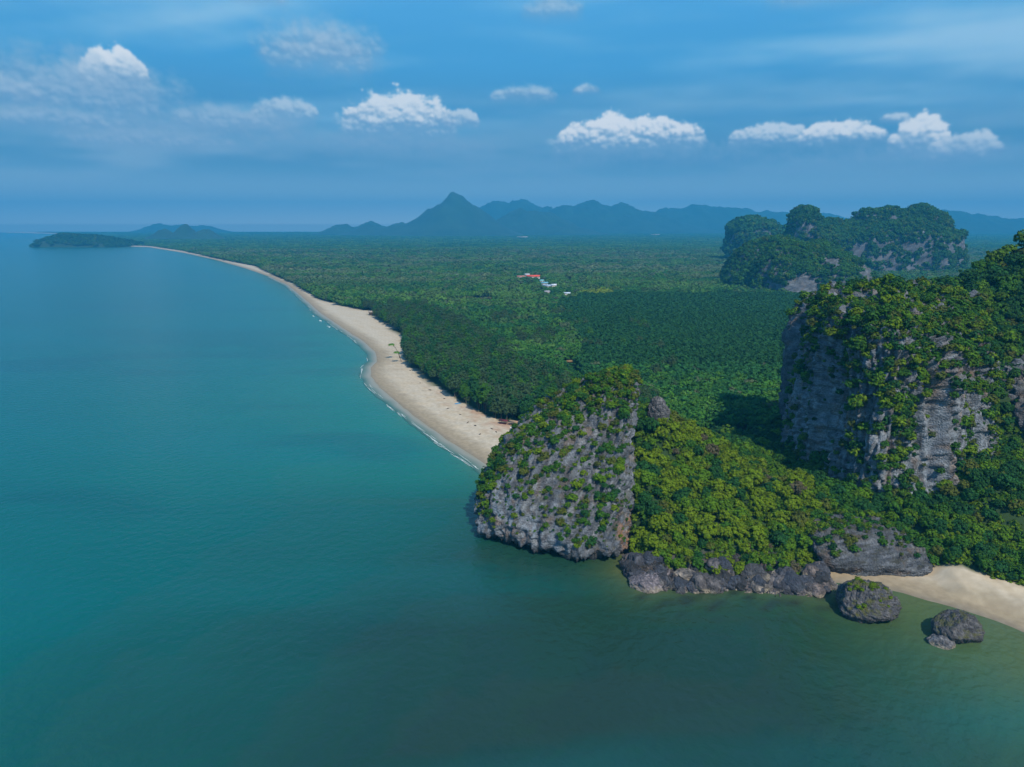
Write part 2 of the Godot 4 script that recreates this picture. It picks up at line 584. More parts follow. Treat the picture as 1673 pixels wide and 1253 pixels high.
# a faceted boulder about one metre in radius, cut by planes
func boulder_mesh(sd: int, nu: int, nv: int, cuts: int, rough: float, size: Vector3, dark: float, notch := 0.0, moss := 0.0, foot := 0.0, tint := Color(1, 1, 1)) -> Dictionary:
	var r := RandomNumberGenerator.new()
	r.seed = sd
	var pl: Array[Plane] = []
	for i in cuts:
		var d := Vector3(r.randfn(), r.randfn(), r.randfn()).normalized()
		pl.append(Plane(d, r.randf_range(0.68, 0.98)))
	var v := PackedVector3Array()
	for j in nv + 1:
		var ph := PI * j / nv
		for i in nu:
			var th := TAU * i / nu
			var d := Vector3(sin(ph) * cos(th), cos(ph), sin(ph) * sin(th))
			var m := 1.08
			for p in pl:
				var k := d.dot(p.normal)
				if k > 0.1:
					m = minf(m, p.d / k)
			var q := d * m * size
			q += d * (fbm(q / 2.4 + Vector3(sd, 0, 0)) * 1.3 + (0.35 - absf(low(q / 1.3 + Vector3(sd, 5, 0)))) * 0.9) * rough
			if notch > 0.0:
				var f := 1.0 - notch * smoothstep(0.25, -0.35, q.y / size.y)
				q.x *= f
				q.z *= f
			v.append(q)
	var idx := grid_index(nv + 1, nu, true, false)
	var n := normals(v, idx)
	var col := PackedColorArray()
	for i in v.size():
		var p := v[i] + Vector3(sd * 17, 0, sd * 9)
		var s := fbm(p / 1.6)
		var c := Color(0.105, 0.11, 0.13).lerp(Color(0.25, 0.25, 0.27), smoothstep(-0.1, 0.5, s))
		c = c.lerp(Color(0.045, 0.045, 0.05), smoothstep(0.0, 0.5, fbm(p / 0.9 + Vector3(5, 5, 5))) * 0.8)
		c = Color(c.r * (1.0 - dark), c.g * (1.0 - dark), c.b * (1.0 - dark))
		c = c * tint
		if moss > 0.0:
			c = c.lerp(Color(0.12, 0.13, 0.02), moss * smoothstep(0.3, 0.8, n[i].y) * smoothstep(-0.05, 0.2, fbm(p / 3.5 + Vector3(9, 1, 2))))
		if foot > 0.0:            # a pale band of barnacles at the tide line
			c = c.lerp(Color(0.46, 0.40, 0.32), foot * smoothstep(0.22, -0.02, v[i].y / size.y + 0.5 * s))
		col.append(c)
	return {"v": v, "idx": idx, "n": n, "col": col, "mesh": mesh_of(v, idx, col, n)}


# a crown: leaf clusters spread over a lumpy volume of half-size r. lift: share of the height that the crown is domed upward.
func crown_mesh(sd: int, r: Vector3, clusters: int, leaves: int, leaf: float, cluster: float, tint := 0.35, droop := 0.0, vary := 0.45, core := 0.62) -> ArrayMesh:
	var g := RandomNumberGenerator.new()
	g.seed = sd
	var v := PackedVector3Array()
	var idx := PackedInt32Array()
	var col := PackedColorArray()
	for k in clusters:
		var yy := 1.0 - 1.55 * (k + 0.5) / clusters
		var th := k * 2.399963 + g.randf() * 0.8
		var rr := sqrt(maxf(0.0, 1.0 - yy * yy))
		var d := Vector3(rr * cos(th), yy, rr * sin(th))
		var lump := 0.50 + 0.52 * g.randf() + 0.16 * low(d * 1.7 + Vector3(sd, 0, 0))
		var c := d * r * lump
		var cr := cluster * g.randf_range(0.75, 1.25)
		var t := 1.0 + tint * g.randf_range(-1.0, 1.0)
		var hue := g.randf_range(-0.12, 0.12)
		for l in leaves:
			var e := Vector3(g.randfn(), g.randfn(), g.randfn()).normalized()
			if e.dot(d) < -0.35:
				e = -e
			var p := c + e * cr * pow(g.randf(), 0.45) * Vector3(1.0, 0.72, 1.0)
			var nn := (e + d * 0.5 + Vector3(0, 0.45, 0) + Vector3(g.randfn(), g.randfn(), g.randfn()) * 0.42).normalized()
			var a := nn.cross(Vector3(g.randfn(), g.randfn(), g.randfn())).normalized()
			var b := nn.cross(a)
			var s := leaf * g.randf_range(0.6, 1.25)
			if droop > 0.0:
				a = (a + Vector3(0, -droop, 0)).normalized()
			var at := v.size()
			v.append(p - a * s)
			v.append(p + b * s * 0.55 - nn * s * 0.12)
			v.append(p + a * s)
			v.append(p - b * s * 0.55 - nn * s * 0.12)
			idx.append_array([at, at + 1, at + 2, at, at + 2, at + 3])
			var q := t * g.randf_range(1.0 - vary, 1.0 + vary)
			var cc := Color(q * (1.0 + hue), q, q * (1.0 - hue))
			for i in 4:
				col.append(cc)
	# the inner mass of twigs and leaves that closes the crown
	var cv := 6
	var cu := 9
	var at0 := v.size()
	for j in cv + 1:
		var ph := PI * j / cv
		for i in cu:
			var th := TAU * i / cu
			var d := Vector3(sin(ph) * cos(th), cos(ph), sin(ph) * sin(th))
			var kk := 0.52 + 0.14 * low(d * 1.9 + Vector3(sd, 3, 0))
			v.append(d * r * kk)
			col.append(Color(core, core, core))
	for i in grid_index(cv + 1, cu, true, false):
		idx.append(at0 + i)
	return mesh_of(v, idx, col)


func trunk_mesh(height: float, r: float, sd: int, limbs := 4) -> ArrayMesh:
	var g := RandomNumberGenerator.new()
	g.seed = sd
	var v := PackedVector3Array()
	var idx := PackedInt32Array()
	tube(v, idx, [Vector3(0, -0.8, 0), Vector3(g.randfn() * 0.15, height * 0.35, g.randfn() * 0.15), Vector3(g.randfn() * 0.3, height * 0.7, g.randfn() * 0.3), Vector3(g.randfn() * 0.3, height, g.randfn() * 0.3)], [r, r * 0.8, r * 0.6, r * 0.3])
	for k in limbs:
		var th := TAU * k / limbs + g.randf()
		var h0 := height * g.randf_range(0.5, 0.75)
		var o := Vector3(cos(th), 0.7, sin(th)) * height * 0.28
		tube(v, idx, [Vector3(0, h0, 0), Vector3(0, h0, 0) + o * 0.5 + Vector3(0, 0.2, 0), Vector3(0, h0, 0) + o], [r * 0.45, r * 0.32, r * 0.15])
	return mesh_of(v, idx, PackedColorArray(), normals(v, idx))


func tube(v: PackedVector3Array, idx: PackedInt32Array, path: Array, radii: Array, sides := 6) -> void:
	var at := v.size()
	for j in path.size():
		var d: Vector3 = (path[mini(j + 1, path.size() - 1)] - path[maxi(j - 1, 0)]).normalized()
		var a := d.cross(Vector3(0.31, 0.2, 0.93)).normalized()
		var b := d.cross(a)
		for i in sides:
			var th := TAU * i / sides
			v.append(path[j] + (a * cos(th) + b * sin(th)) * radii[j])
	for i in grid_index(path.size(), sides, true, true):
		idx.append(at + i)


func scatter(called: String, mesh: Mesh, mat: Material, where: Array[Transform3D], tint: PackedColorArray, parent: Node = self) -> MultiMeshInstance3D:
	var mm := MultiMesh.new()
	mm.transform_format = MultiMesh.TRANSFORM_3D
	mm.use_colors = true
	mm.mesh = mesh
	mm.instance_count = where.size()
	for i in where.size():
		mm.set_instance_transform(i, where[i])
		mm.set_instance_color(i, tint[i])
	var o := MultiMeshInstance3D.new()
	o.name = numbered(called) if parent == self else called
	o.multimesh = mm
	o.material_override = mat
	o.set_meta("kind", "stuff")
	parent.add_child(o, true)
	return o


# ====================================================================== sea, land
func axis(lo: float, a: float, b: float, hi: float, step: float, grow: float) -> PackedFloat32Array:
	var left := PackedFloat32Array()
	var s := step
	var x := a
	while x > lo:
		s *= grow
		x -= s
		left.append(maxf(x, lo))
	left.reverse()
	x = a
	while x < b:
		left.append(x)
		x += step
	s = step
	x = b
	while x < hi:
		left.append(x)
		x += s
		s *= grow
	left.append(hi)
	return left


func sea_colour(x: float, z: float, d: float) -> Color:
	var p := Vector3(x, 0, z)
	var off := -d
	# turbid green water, sandier where it is shallow, with crag reflection painted in inshore
	var out := smoothstep(30.0, 260.0, Vector2(x - 60.0, (z + 150.0) * 1.0).length() + 40.0 * fbm(p / 120.0))
	var deep := Color(0.018, 0.045, 0.038).lerp(Color(0.001, 0.104, 0.104), out)
	var inshore_shade := Color(0.008, 0.046, 0.024).lerp(Color(0.006, 0.10, 0.065), out)  # green of the rocky shore, darkened with painted-in shade and reflection of the crag
	var sandy := Color(0.10, 0.12, 0.045)
	var wob := 1.0 + 0.35 * fbm(p / 70.0)
	var c := deep
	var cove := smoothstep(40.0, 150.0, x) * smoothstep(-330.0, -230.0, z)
	var tq := Color(0.010, 0.165, 0.125) if z < -300.0 else Color(0.062, 0.125, 0.046)
	c = c.lerp(tq, exp(-off / (80.0 if z < -300.0 else 70.0) * wob) * smoothstep(-280.0, -330.0, z) + exp(-off / 85.0 * wob) * smoothstep(60.0, 135.0, x) * smoothstep(-300.0, -280.0, z))
	c = c.lerp(inshore_shade, exp(-off / 34.0 * wob) * (1.0 - cove * smoothstep(95.0, 130.0, x)) * smoothstep(-360.0, -300.0, z))
	c = c.lerp(sandy, exp(-off / (6.0 + 20.0 * cove * smoothstep(80.0, 130.0, x)) * wob) * 0.85)
	c = c.lerp(Color(0.002, 0.120, 0.130), smoothstep(0.0, 0.5, fbm(Vector3(x / 420.0, 4, z / 150.0))) * 0.5)
	c = c.lerp(Color(c.r, c.g * 0.62, c.b * 0.72), smoothstep(0.05, 0.4, fbm(Vector3(x / 260.0, 14, z / 90.0))) * 0.4)
	# rocks under the surface off the rocky shore
	if x > 40.0 and x < 110.0 and off < 26.0 and z > -235.0:
		c = c.lerp(Color(0.02, 0.03, 0.025), smoothstep(0.12, 0.32, fbm(p / 6.0)) * smoothstep(26.0, 8.0, off) * 0.75)
	return c


func build_sea() -> void:
	var xs := axis(-11000, -160, 260, 11000, 3.5, 1.09)
	var zs := axis(-11000, -640, -120, 3000, 3.5, 1.07)
	var v := PackedVector3Array()
	var col := PackedColorArray()
	var uv := PackedVector2Array()
	var nrm := PackedVector3Array()
	for z in zs:
		for x in xs:
			v.append(Vector3(x, 0, z))
			var d := -4000.0
			if z < -40.0 and absf(x) < 14000.0:
				d = inland(x, z) if z > -9000.0 else (x - shore_x(z)) * 0.7
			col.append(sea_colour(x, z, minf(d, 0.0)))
			uv.append(Vector2(x, z) / 37.0)
			nrm.append(Vector3.UP)
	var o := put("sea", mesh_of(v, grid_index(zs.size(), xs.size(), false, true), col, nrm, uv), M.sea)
	o.set_meta("kind", "structure")


func land_colour(p: Vector3, d: float, is_leafy: bool) -> Color:
	if is_leafy:
		var far := smoothstep(-1500.0, -5000.0, p.z)
		var c := Color(0.022, 0.058, 0.012).lerp(Color(0.015, 0.062, 0.020), far)
		var n := fbm(p / 600.0)
		c = c.lerp(Color(0.04, 0.085, 0.035), smoothstep(0.1, 0.5, n) * far)
		if p.x > -640.0 and p.x < -500.0 and p.z > -1985.0 and p.z < -1790.0:
			c = Color(0.30, 0.23, 0.10)
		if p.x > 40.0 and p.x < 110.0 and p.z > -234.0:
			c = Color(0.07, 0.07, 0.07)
		return c
	var c := Color(0.57, 0.50, 0.40)                          # dry sand
	if p.x > 36.0 and p.x < 107.0 and p.z > -250.0:
		return Color(0.10, 0.095, 0.09)                       # bedrock between the shore rocks
	var n := fbm(p / 9.0)
	c = c.lerp(Color(0.52, 0.42, 0.29), smoothstep(-0.1, 0.4, n) * 0.6)
	c = c.lerp(Color(0.44, 0.27, 0.19), smoothstep(24.0, 40.0, d + n * 14.0) * smoothstep(-560.0, -450.0, p.z) * smoothstep(-0.25, 0.2, fbm(Vector3(p.x / 14.0, 2, p.z / 14.0))) * 0.75)   # needle litter
	var strand := smoothstep(0.10, 0.0, absf(fposmod((d + 5.0 * low(p / 40.0) + 2.0 * n) / 9.0, 1.0) - 0.5)) * smoothstep(10.0, 14.0, d) * smoothstep(40.0, 26.0, d)
	c = c.lerp(Color(0.36, 0.28, 0.20), strand * 0.45 * smoothstep(-0.2, 0.2, fbm(p / 30.0)))
	var cusp := 0.5 + 0.5 * sin((p.z + 4.0 * low(p / 25.0)) * 0.42)
	c = c.lerp(Color(0.40, 0.33, 0.24), cusp * 0.4 * smoothstep(6.0, 12.0, d) * smoothstep(30.0, 20.0, d) * smoothstep(-540.0, -580.0, p.z) * smoothstep(-720.0, -680.0, p.z))
	c = c.lerp(Color(0.30, 0.24, 0.155), (1.0 - smoothstep(6.0, 17.0, d + n * 6.0)) * 0.8)      # damp sand
	c = c.lerp(Color(0.22, 0.19, 0.15), (1.0 - smoothstep(0.0, 5.0, d + n * 2.0)) * 0.8)       # wet sand
	return c


func build_land() -> void:
	var v := PackedVector3Array()
	var col := PackedColorArray()
	# the headland and the near end of the beach
	var nx := 190
	var nz := 176
	for j in nz:
		for i in nx:
			var x := -114.0 + 2.6 * i
			var z := -60.0 - 2.6 * j
			var d := inland(x, z)
			var p := Vector3(x, ground(x, z, d), z)
			if d > 12.0:
				p.y += 0.8 * fbm(p / 12.0)
			v.append(p)
			col.append(land_colour(p, d, is_green(x, z)))
	var idx := grid_index(nz, nx, false, false)
	var o := put("headland_ground", mesh_of(v, idx, col, normals(v, idx)), M.land)
	o.set_meta("kind", "structure")
	# the plain and its long beach
	v = PackedVector3Array()
	col = PackedColorArray()
	var offs := [-40.0, -12.0, -5.0, 0.0, 3.0, 6.0, 10.0, 14.0, 19.0, 24.0, 30.0, 36.0, 44.0, 54.0, 66.0, 80.0, 100.0, 130.0, 180.0, 260.0, 400.0, 600.0, 900.0, 1300.0, 1800.0, 2500.0, 3500.0, 5000.0, 7000.0, 10000.0, 13000.0, 16000.0, 19000.0]
	var z := -505.0
	var rows := 0
	while z > -10800.0:
		var sx := shore_x(z)
		for q in offs:
			var x: float = sx + q
			var d: float = inland(x, z) if absf(q) < 200.0 else q * 0.8
			var p := Vector3(x, ground(x, z, d) - 0.02, z)
			if x > 200.0 and x < 600.0 and z > -560.0:
				p.y = ground(x, z, d) - 1.5
			v.append(p)
			col.append(land_colour(p, d, is_green(x, z)))
		rows += 1
		z -= maxf(5.0, -z * 0.011)
	idx = grid_index(rows, offs.size(), false, false)
	o = put("coastal_plain", mesh_of(v, idx, col, normals(v, idx)), M.land)
	o.set_meta("kind", "structure")


func ribbon(path: PackedVector2Array, offs: Array, tints: Array, y: float, seed_: int, wave: float) -> ArrayMesh:
	var v := PackedVector3Array()
	var col := PackedColorArray()
	var rows := 0
	var along := 0.0
	for i in path.size() - 1:
		var a := path[i]
		var b := path[i + 1]
		var steps := maxi(1, int(a.distance_to(b) / maxf(4.0, -a.y * 0.008)))
		for s in steps:
			var p := a.lerp(b, float(s) / steps)
			var t0 := (path[i] - path[maxi(i - 1, 0)]).normalized() if i > 0 else (b - a).normalized()
			var t := t0.lerp((b - a).normalized(), minf(1.0, 0.5 + float(s) / steps)).normalized()
			var out := Vector2(-t.y, t.x)              # to the sea
			along += 4.0
			for k in offs.size():
				var w := low(Vector3(along / 26.0, seed_, k * 0.15)) * wave + low(Vector3(along / 7.0, seed_ + 3, k * 0.3)) * wave * 0.4
				var q: Vector2 = p + out * (float(offs[k]) + w)
				v.append(Vector3(q.x, y + 0.004 * k, q.y))
				col.append(tints[k])
			rows += 1
	var idx := grid_index(rows, offs.size(), false, false)
	var n := PackedVector3Array()
	n.resize(v.size())
	n.fill(Vector3.UP)
	return mesh_of(v, idx, col, n)


func build_surf() -> void:
	# the sheet of thin water that runs up the sand, and the line of foam at its outer edge
	var reach := shore.slice(9, 26)
	var o := put("swash_water", ribbon(reach, [-1.5, 0.5, 2.5, 5.0, 8.0], [Color(0.26, 0.24, 0.18), Color(0.27, 0.27, 0.225), Color(0.20, 0.225, 0.19), Color(0.11, 0.175, 0.145), Color(0.02, 0.10, 0.09)], 0.05, 3, 1.6), M.swash)
	o.set_meta("kind", "structure")
	var f := RandomNumberGenerator.new()
	f.seed = 8
	var v := PackedVector3Array()
	var idx := PackedInt32Array()
	var spots := []
	for k in 60:
		var i := f.randi_range(10, 24)
		var a := shore[i]
		var b := shore[i + 1]
		var p := a.lerp(b, f.randf())
		var t := (b - a).normalized()
		p += Vector2(-t.y, t.x) * f.randf_range(4.5, 8.0)
		spots.append([p, t, f.randf_range(8.0, 26.0), f.randf_range(0.18, 0.45)])
	for e in [[-262.0, -948.0, 14.0, 1.8], [-240.0, -900.0, 16.0, 2.0], [-216.0, -846.0, 18.0, 1.6]]:
		spots.append([Vector2(e[0], e[1]) + Vector2(-3, 2), Vector2(0.42, 0.9), e[2], e[3]])
	for s in spots:
		foam_streak(v, idx, s[0], s[1], s[2], s[3], f)
	o = put("surf_foam", mesh_of(v, idx, PackedColorArray(), normals(v, idx)), flat(Color(0.86, 0.89, 0.9), 0.8))
	o.set_meta("kind", "stuff")
	o.set_meta("label", "broken white streaks of foam where small waves reach the beach")


func foam_streak(v: PackedVector3Array, idx: PackedInt32Array, at: Vector2, along: Vector2, length: float, width: float, f: RandomNumberGenerator) -> void:
	var out := Vector2(-along.y, along.x)
	var n := 14
	var first := v.size()
	var sd := f.randf() * 100.0
	for i in n:
		var u := float(i) / (n - 1) * 2.0 - 1.0
		var c := at + along * u * length / 2.0 + out * (low(Vector3(u * 1.6, sd, 0)) * width * 1.1)
		var w := width * (1.0 - u * u) * (0.35 + 0.65 * absf(low(Vector3(u * 4.0, sd, 5))) * 2.0) * 0.5
		v.append(Vector3(c.x - out.x * w, 0.11, c.y - out.y * w))
		v.append(Vector3(c.x, 0.22, c.y))
		v.append(Vector3(c.x + out.x * w, 0.11, c.y + out.y * w))
	for i in grid_index(n, 3, false, false):
		idx.append(first + i)


# ====================================================================== far hills
func mountain(called: String, label: String, peaks: Array, rough: float, tone: Color) -> void:
	# peaks: [x, z, height, half width across, half width along the view], laid out at a wider scale and drawn in
	const K := 0.62
	for p in peaks:
		p[0] *= K
		p[1] *= K
		p[2] = 120.0 + (p[2] - 120.0) * K if p[2] > 120.0 else p[2]
		p[3] *= K * (1.45 if called == "blue_ridge" else 1.0)
		p[4] *= K
	var lo := Vector2(1e9, 1e9)
	var hi := Vector2(-1e9, -1e9)
	for p in peaks:
		lo = lo.min(Vector2(p[0] - p[3] * 1.9, p[1] - p[4] * 1.5))
		hi = hi.max(Vector2(p[0] + p[3] * 1.9, p[1] + p[4] * 1.5))
	var nx := 120
	var nz := 36
	var v := PackedVector3Array()
	var col := PackedColorArray()
	for j in nz:
		for i in nx:
			var x := lerpf(lo.x, hi.x, i / (nx - 1.0))
			var z := lerpf(hi.y, lo.y, j / (nz - 1.0))
			var h := 0.0
			for p in peaks:
				var q := Vector2((x - p[0]) / p[3], (z - p[1]) / p[4]).length()
				h += pow(float(p[2]) * exp(-1.15 * pow(q, 1.6)), 3.0)
			h = pow(h, 1.0 / 3.0)
			var pk: float = peaks[0][2]
			var r := (0.35 - absf(low(Vector3(x, 0, z) / (pk * 1.1)))) * 0.10 + fbm(Vector3(x, 5, z) / (pk * 0.8)) * 0.16
			h += (r + 0.05 * fbm(Vector3(x, 9, z) / (pk * 0.22))) * rough * 1.25 * clampf(h, 0.0, pk)
			h -= 8.0 + 60.0 * smoothstep(0.82, 1.0, maxf(absf(i / (nx - 1.0) * 2.0 - 1.0), absf(j / (nz - 1.0) * 2.0 - 1.0)))
			v.append(Vector3(x, h, z))
			var n := fbm(Vector3(x, h, z) / 240.0)
			col.append(Color(tone.r * (1.0 + 0.5 * n), tone.g * (1.0 + 0.35 * n), tone.b * (1.0 + 0.3 * n)))
	var idx := grid_index(nz, nx, false, false)
	var o := put(called, mesh_of(v, idx, col, normals(v, idx)), M.hill)
	o.set_meta("kind", "structure")
	o.set_meta("label", label)
	o.set_meta("category", "mountain")


func build_mountains() -> void:
	var t := Color(0.018, 0.052, 0.024)
	mountain("cone_mountain", "tall cone-shaped blue mountain rising alone beyond the plain", [[-965, -12000, 620, 580, 700], [-560, -12050, 330, 520, 700], [-1380, -12050, 290, 480, 600], [-1900, -12100, 150, 420, 500], [-2400, -12200, 110, 420, 500]], 0.7, t)
	mountain("blue_ridge", "pale blue ridge showing behind the right shoulder of the cone-shaped mountain", [[-500, -16500, 560, 800, 900], [180, -16500, 590, 800, 900], [850, -16500, 450, 700, 900]], 0.9, t)
	mountain("blue_ridge", "rounded blue hill right of the cone-shaped mountain", [[150, -12800, 360, 500, 600], [600, -12800, 300, 500, 600]], 0.9, t)
	mountain("blue_ridge", "long blue mountain with a pointed top in the middle of the skyline", [[1548, -15000, 540, 750, 900], [950, -15000, 380, 600, 800], [2250, -15000, 420, 800, 900], [2900, -15100, 330, 700, 800]], 1.0, t)
	mountain("blue_ridge", "long level blue ridge left of the rounded karst hills", [[4197, -16200, 480, 900, 900], [3400, -16200, 400, 800, 900], [5000, -16200, 400, 900, 900], [5900, -16200, 360, 900, 900], [6900, -16200, 330, 1000, 900]], 1.0, t)
	mountain("blue_ridge", "pale blue ridge at the right edge behind the karst hills", [[8700, -14500, 350, 800, 900], [7900, -14500, 380, 800, 900], [9500, -14500, 260, 800, 900], [10500, -14500, 230, 900, 900]], 1.0, t)
	mountain("low_hill", "small pale blue hill on the far left skyline", [[-4052, -9000, 145, 150, 240], [-4300, -9000, 90, 200, 240], [-3800, -9000, 95, 180, 240]], 1.0, t)
	mountain("low_hill", "faint pale hill farthest away on the left skyline", [[-8000, -16500, 140, 500, 500], [-7500, -16500, 125, 500, 500], [-7000, -16500, 110, 500, 500]], 1.0, t)
	mountain("low_hill", "row of low blue bumps left of the cone-shaped mountain", [[-3000, -12800, 140, 380, 400], [-2480, -12800, 185, 360, 400], [-1900, -12800, 150, 420, 400]], 1.0, t)


func far_karst(called: String, label: String, levels: Array, nu: int, nv: int, rise: float, size: float, count: int, r0: float, steep: float, pale: Array, under: Node3D = null) -> Node3D:
	var root := under
	if root == null:
		root = base(called, Vector3.ZERO)
		tag(root, label, "karst hill")
	var sh := {"stretch": Vector3.UP, "amount": 0.7, "broad": size * 0.16, "ridge": size * 0.05, "fine": 1.5, "size": size, "box": 0.85}
	var b := loft(levels, nu, nv, 16, rise, sh)
	var face := put("rock_face" if under == null else called, rock_mesh(b, Vector3.UP, 0.1), M.rock, root)
	if under != null:
		face.set_meta("label", label)
	var v: PackedVector3Array = b.v
	var n: PackedVector3Array = b.n
	var where: Array[Transform3D] = []
	var tint := PackedColorArray()
	var tries := 0
	while where.size() < count and tries < count * 8:
		tries += 1
		var i := rng.randi_range(0, v.size() - 1)
		if n[i].z < -0.55:
			continue
		var bare := 0.0
		for p in pale:
			bare = maxf(bare, 1.0 - smoothstep(0.6, 1.1, Vector2((v[i].x - p[0]) / p[2], (v[i].y - p[1]) / p[3]).length() + 0.5 * fbm(v[i] / 14.0)))
		if bare > 0.5 or (n[i].y < steep and fbm(v[i] / 24.0) < 0.02):
			continue
		var s := r0 * rng.randf_range(0.7, 1.4)
		var q := v[i] + Vector3(rng.randfn(), rng.randfn() * 0.5, rng.randfn()) * r0 * 0.5
		where.append(Transform3D(Basis(Vector3.UP, rng.randf() * TAU).scaled(Vector3(s, s * rng.randf_range(0.8, 1.2), s)), q))
		tint.append(leaf_tint(q, 60.0))
	scatter("forest_cover", M.mesh_small[0], M.leaf, where, tint, root if under == null else face)
	return root


func leaf_tint(p: Vector3, size: float, bright := 1.0) -> Color:
	var n := fbm(p / size)
	var k := rng.randf()
	var c := (TONES.dark_green as Color).lerp(TONES.mid_green, clampf(0.4 + n + k * 0.4 - 0.2, 0.0, 1.0))
	if k > 0.86:
		c = c.lerp(TONES.olive, 0.5)
	var b := bright * rng.randf_range(0.75, 1.25)
	return Color(c.r * b, c.g * b, c.b * b)


func build_far_karsts() -> void:
	M.mesh_small = []
	for k in 3:
		M.mesh_small.append(crown_mesh(300 + k, Vector3(1, 0.9, 1), 10, 11, 0.34, 0.42, 0.3))
	far_karst("far_karst_hill", "nearest of the far karst hills, rounded and green with a pale scar at its foot", [
		[-6, 412, -1330, 640, -1330, -1140, -1520], [20, 413, -1330, 634, -1330, -1150, -1510], [48, 425, -1330, 614, -1330, -1168, -1490], [70, 440, -1330, 588, -1330, -1200, -1460], [82, 475, -1330, 558, -1335, -1240, -1420]], 190, 70, 6.0, 80.0, 8000, 3.7, 0.30,
		[[480, 22, 34, 22], [446, 14, 16, 14], [590, 42, 12, 26], [530, 60, 10, 8]])
	var wall := far_karst("far_karst_hill", "long karst wall with rounded tops behind the nearest far karst hill", [
		[-8, 702, -1800, 1082, -1760, -1680, -1980], [40, 702, -1800, 1090, -1760, -1690, -1970], [90, 704, -1800, 1090, -1760, -1705, -1960], [104, 712, -1800, 1074, -1760, -1725, -1940], [113, 728, -1800, 1040, -1765, -1745, -1920]], 180, 44, 6.0, 110.0, 9000, 4.5, 0.30,
		[[712, 70, 14, 34], [1080, 75, 14, 18], [1030, 70, 12, 12], [940, 60, 8, 20], [820, 55, 10, 14]])
	# the tops that stand on the wall
	for e in [[728, 128, 30, 36, "pointed left top of the long far karst wall"], [915, 126, 62, 34, "broad middle top of the long far karst wall"], [1012, 126, 44, 37, "rounded right top of the long far karst wall"], [1052, 108, 26, 32, "small top at the right end of the long far karst wall"]]:
		var x: float = e[0]
		var y: float = e[1]
		var w: float = e[2]
		far_karst("dome", e[4], [[y - 45, x - w * 1.2, -1800, x + w * 1.2, -1790, -1755, -1870], [y, x - w, -1800, x + w, -1790, -1765, -1860], [y + e[3] * 0.62, x - w * 0.62, -1800, x + w * 0.62, -1790, -1780, -1840]], 90, 24, e[3] * 0.30, 60.0, 1100, 4.5, 0.30, [], wall)
	far_karst("far_karst_hill", "single dome-shaped karst hill left of the long far karst wall", [
		[-8, 698, -2300, 905, -2300, -2200, -2420], [40, 694, -2300, 885, -2300, -2205, -2410], [80, 702, -2300, 860, -2300, -2220, -2400], [108, 706, -2300, 825, -2300, -2245, -2380], [120, 728, -2300, 795, -2300, -2265, -2350]], 110, 36, 9.0, 80.0, 1100, 10.0, 0.0, [[760, 20, 40, 20]])
	far_karst("far_karst_hill", "low dark karst shoulder between the dome-shaped hill and the long wall", [
		[-8, 850, -2350, 960, -2350, -2280, -2420], [60, 850, -2350, 955, -2350, -2285, -2410], [90, 865, -2350, 940, -2350, -2300, -2400]], 80, 24, 8.0, 70.0, 400, 10.0, 0.0, [])


func build_far_headland() -> void:
	var v := PackedVector3Array()
	var col := PackedColorArray()
	var nx := 60
	var nz := 24
	for j in nz:
		for i in nx:
			var u := i / (nx - 1.0) * 2.0 - 1.0
			var w := j / (nz - 1.0) * 2.0 - 1.0
			var x := -2330.0 + u * 235.0
			var z := -4000.0 - w * 170.0
			var h := 54.0 * pow(maxf(0.0, 1.0 - u * u * u * u), 0.6) * pow(maxf(0.0, 1.0 - w * w), 0.6) * (1.0 - 0.45 * u + 0.2 * low(Vector3(x, 0, z) / 130.0))
			v.append(Vector3(x, h - 3.0, z))
			col.append(Color(0.016, 0.045, 0.02))
	var idx := grid_index(nz, nx, false, false)
	var o := base("wooded_headland", Vector3.ZERO)
	tag(o, "low dark wooded headland at the far end of the long beach", "headland")
	put("slope", mesh_of(v, idx, col, normals(v, idx)), M.hill, o)
	var where: Array[Transform3D] = []
	var tint := PackedColorArray()
	for k in 900:
		var p := v[rng.randi_range(0, v.size() - 1)] + Vector3(rng.randfn() * 6.0, 3.0, rng.randfn() * 8.0)
		if p.y < 3.0:
			continue
		var s := rng.randf_range(8.0, 14.0)
		where.append(Transform3D(Basis(Vector3.UP, rng.randf() * TAU).scaled(Vector3(s, s * 0.8, s)), p))
		tint.append(leaf_tint(p, 200.0, 0.7))
	scatter("forest_cover", M.mesh_small[1], M.leaf, where, tint, o)


# ====================================================================== near rock
var shrubs: Array = []        # [position, radius, tone key, where]


func grow_on(b: Dictionary, count: int, chance: Callable, rmin: float, rmax: float, where: String, off := Vector3.ZERO) -> void:
	var v: PackedVector3Array = b.v
	var n: PackedVector3Array = b.n
	var got := 0
	for t in count * 14:
		if got >= count:
			return
		var i := rng.randi_range(0, v.size() - 1)
		if rng.randf() > chance.call(v[i], n[i]):
			continue
		var r := lerpf(rmin, rmax, pow(rng.randf(), 1.8)) * (0.8 + 0.4 * rng.randf())
		var tones := ["yellow_green", "fresh_green", "mid_green", "mid_green", "olive", "dark_green"]
		shrubs.append([v[i] + off + n[i] * r * 0.30 + Vector3(0, r * 0.15, 0), r, tones[rng.randi_range(0, 5)] if where != "boulder" else "yellow_green", where])
		got += 1


func near_spot(p: Vector3, spots: Array) -> float:
	var k := 0.0
	for s in spots:
		k = maxf(k, 1.0 - smoothstep(0.55, 1.1, Vector2((p.x - s[0]) / s[2], (p.y - s[1]) / s[3]).length()))
	return k


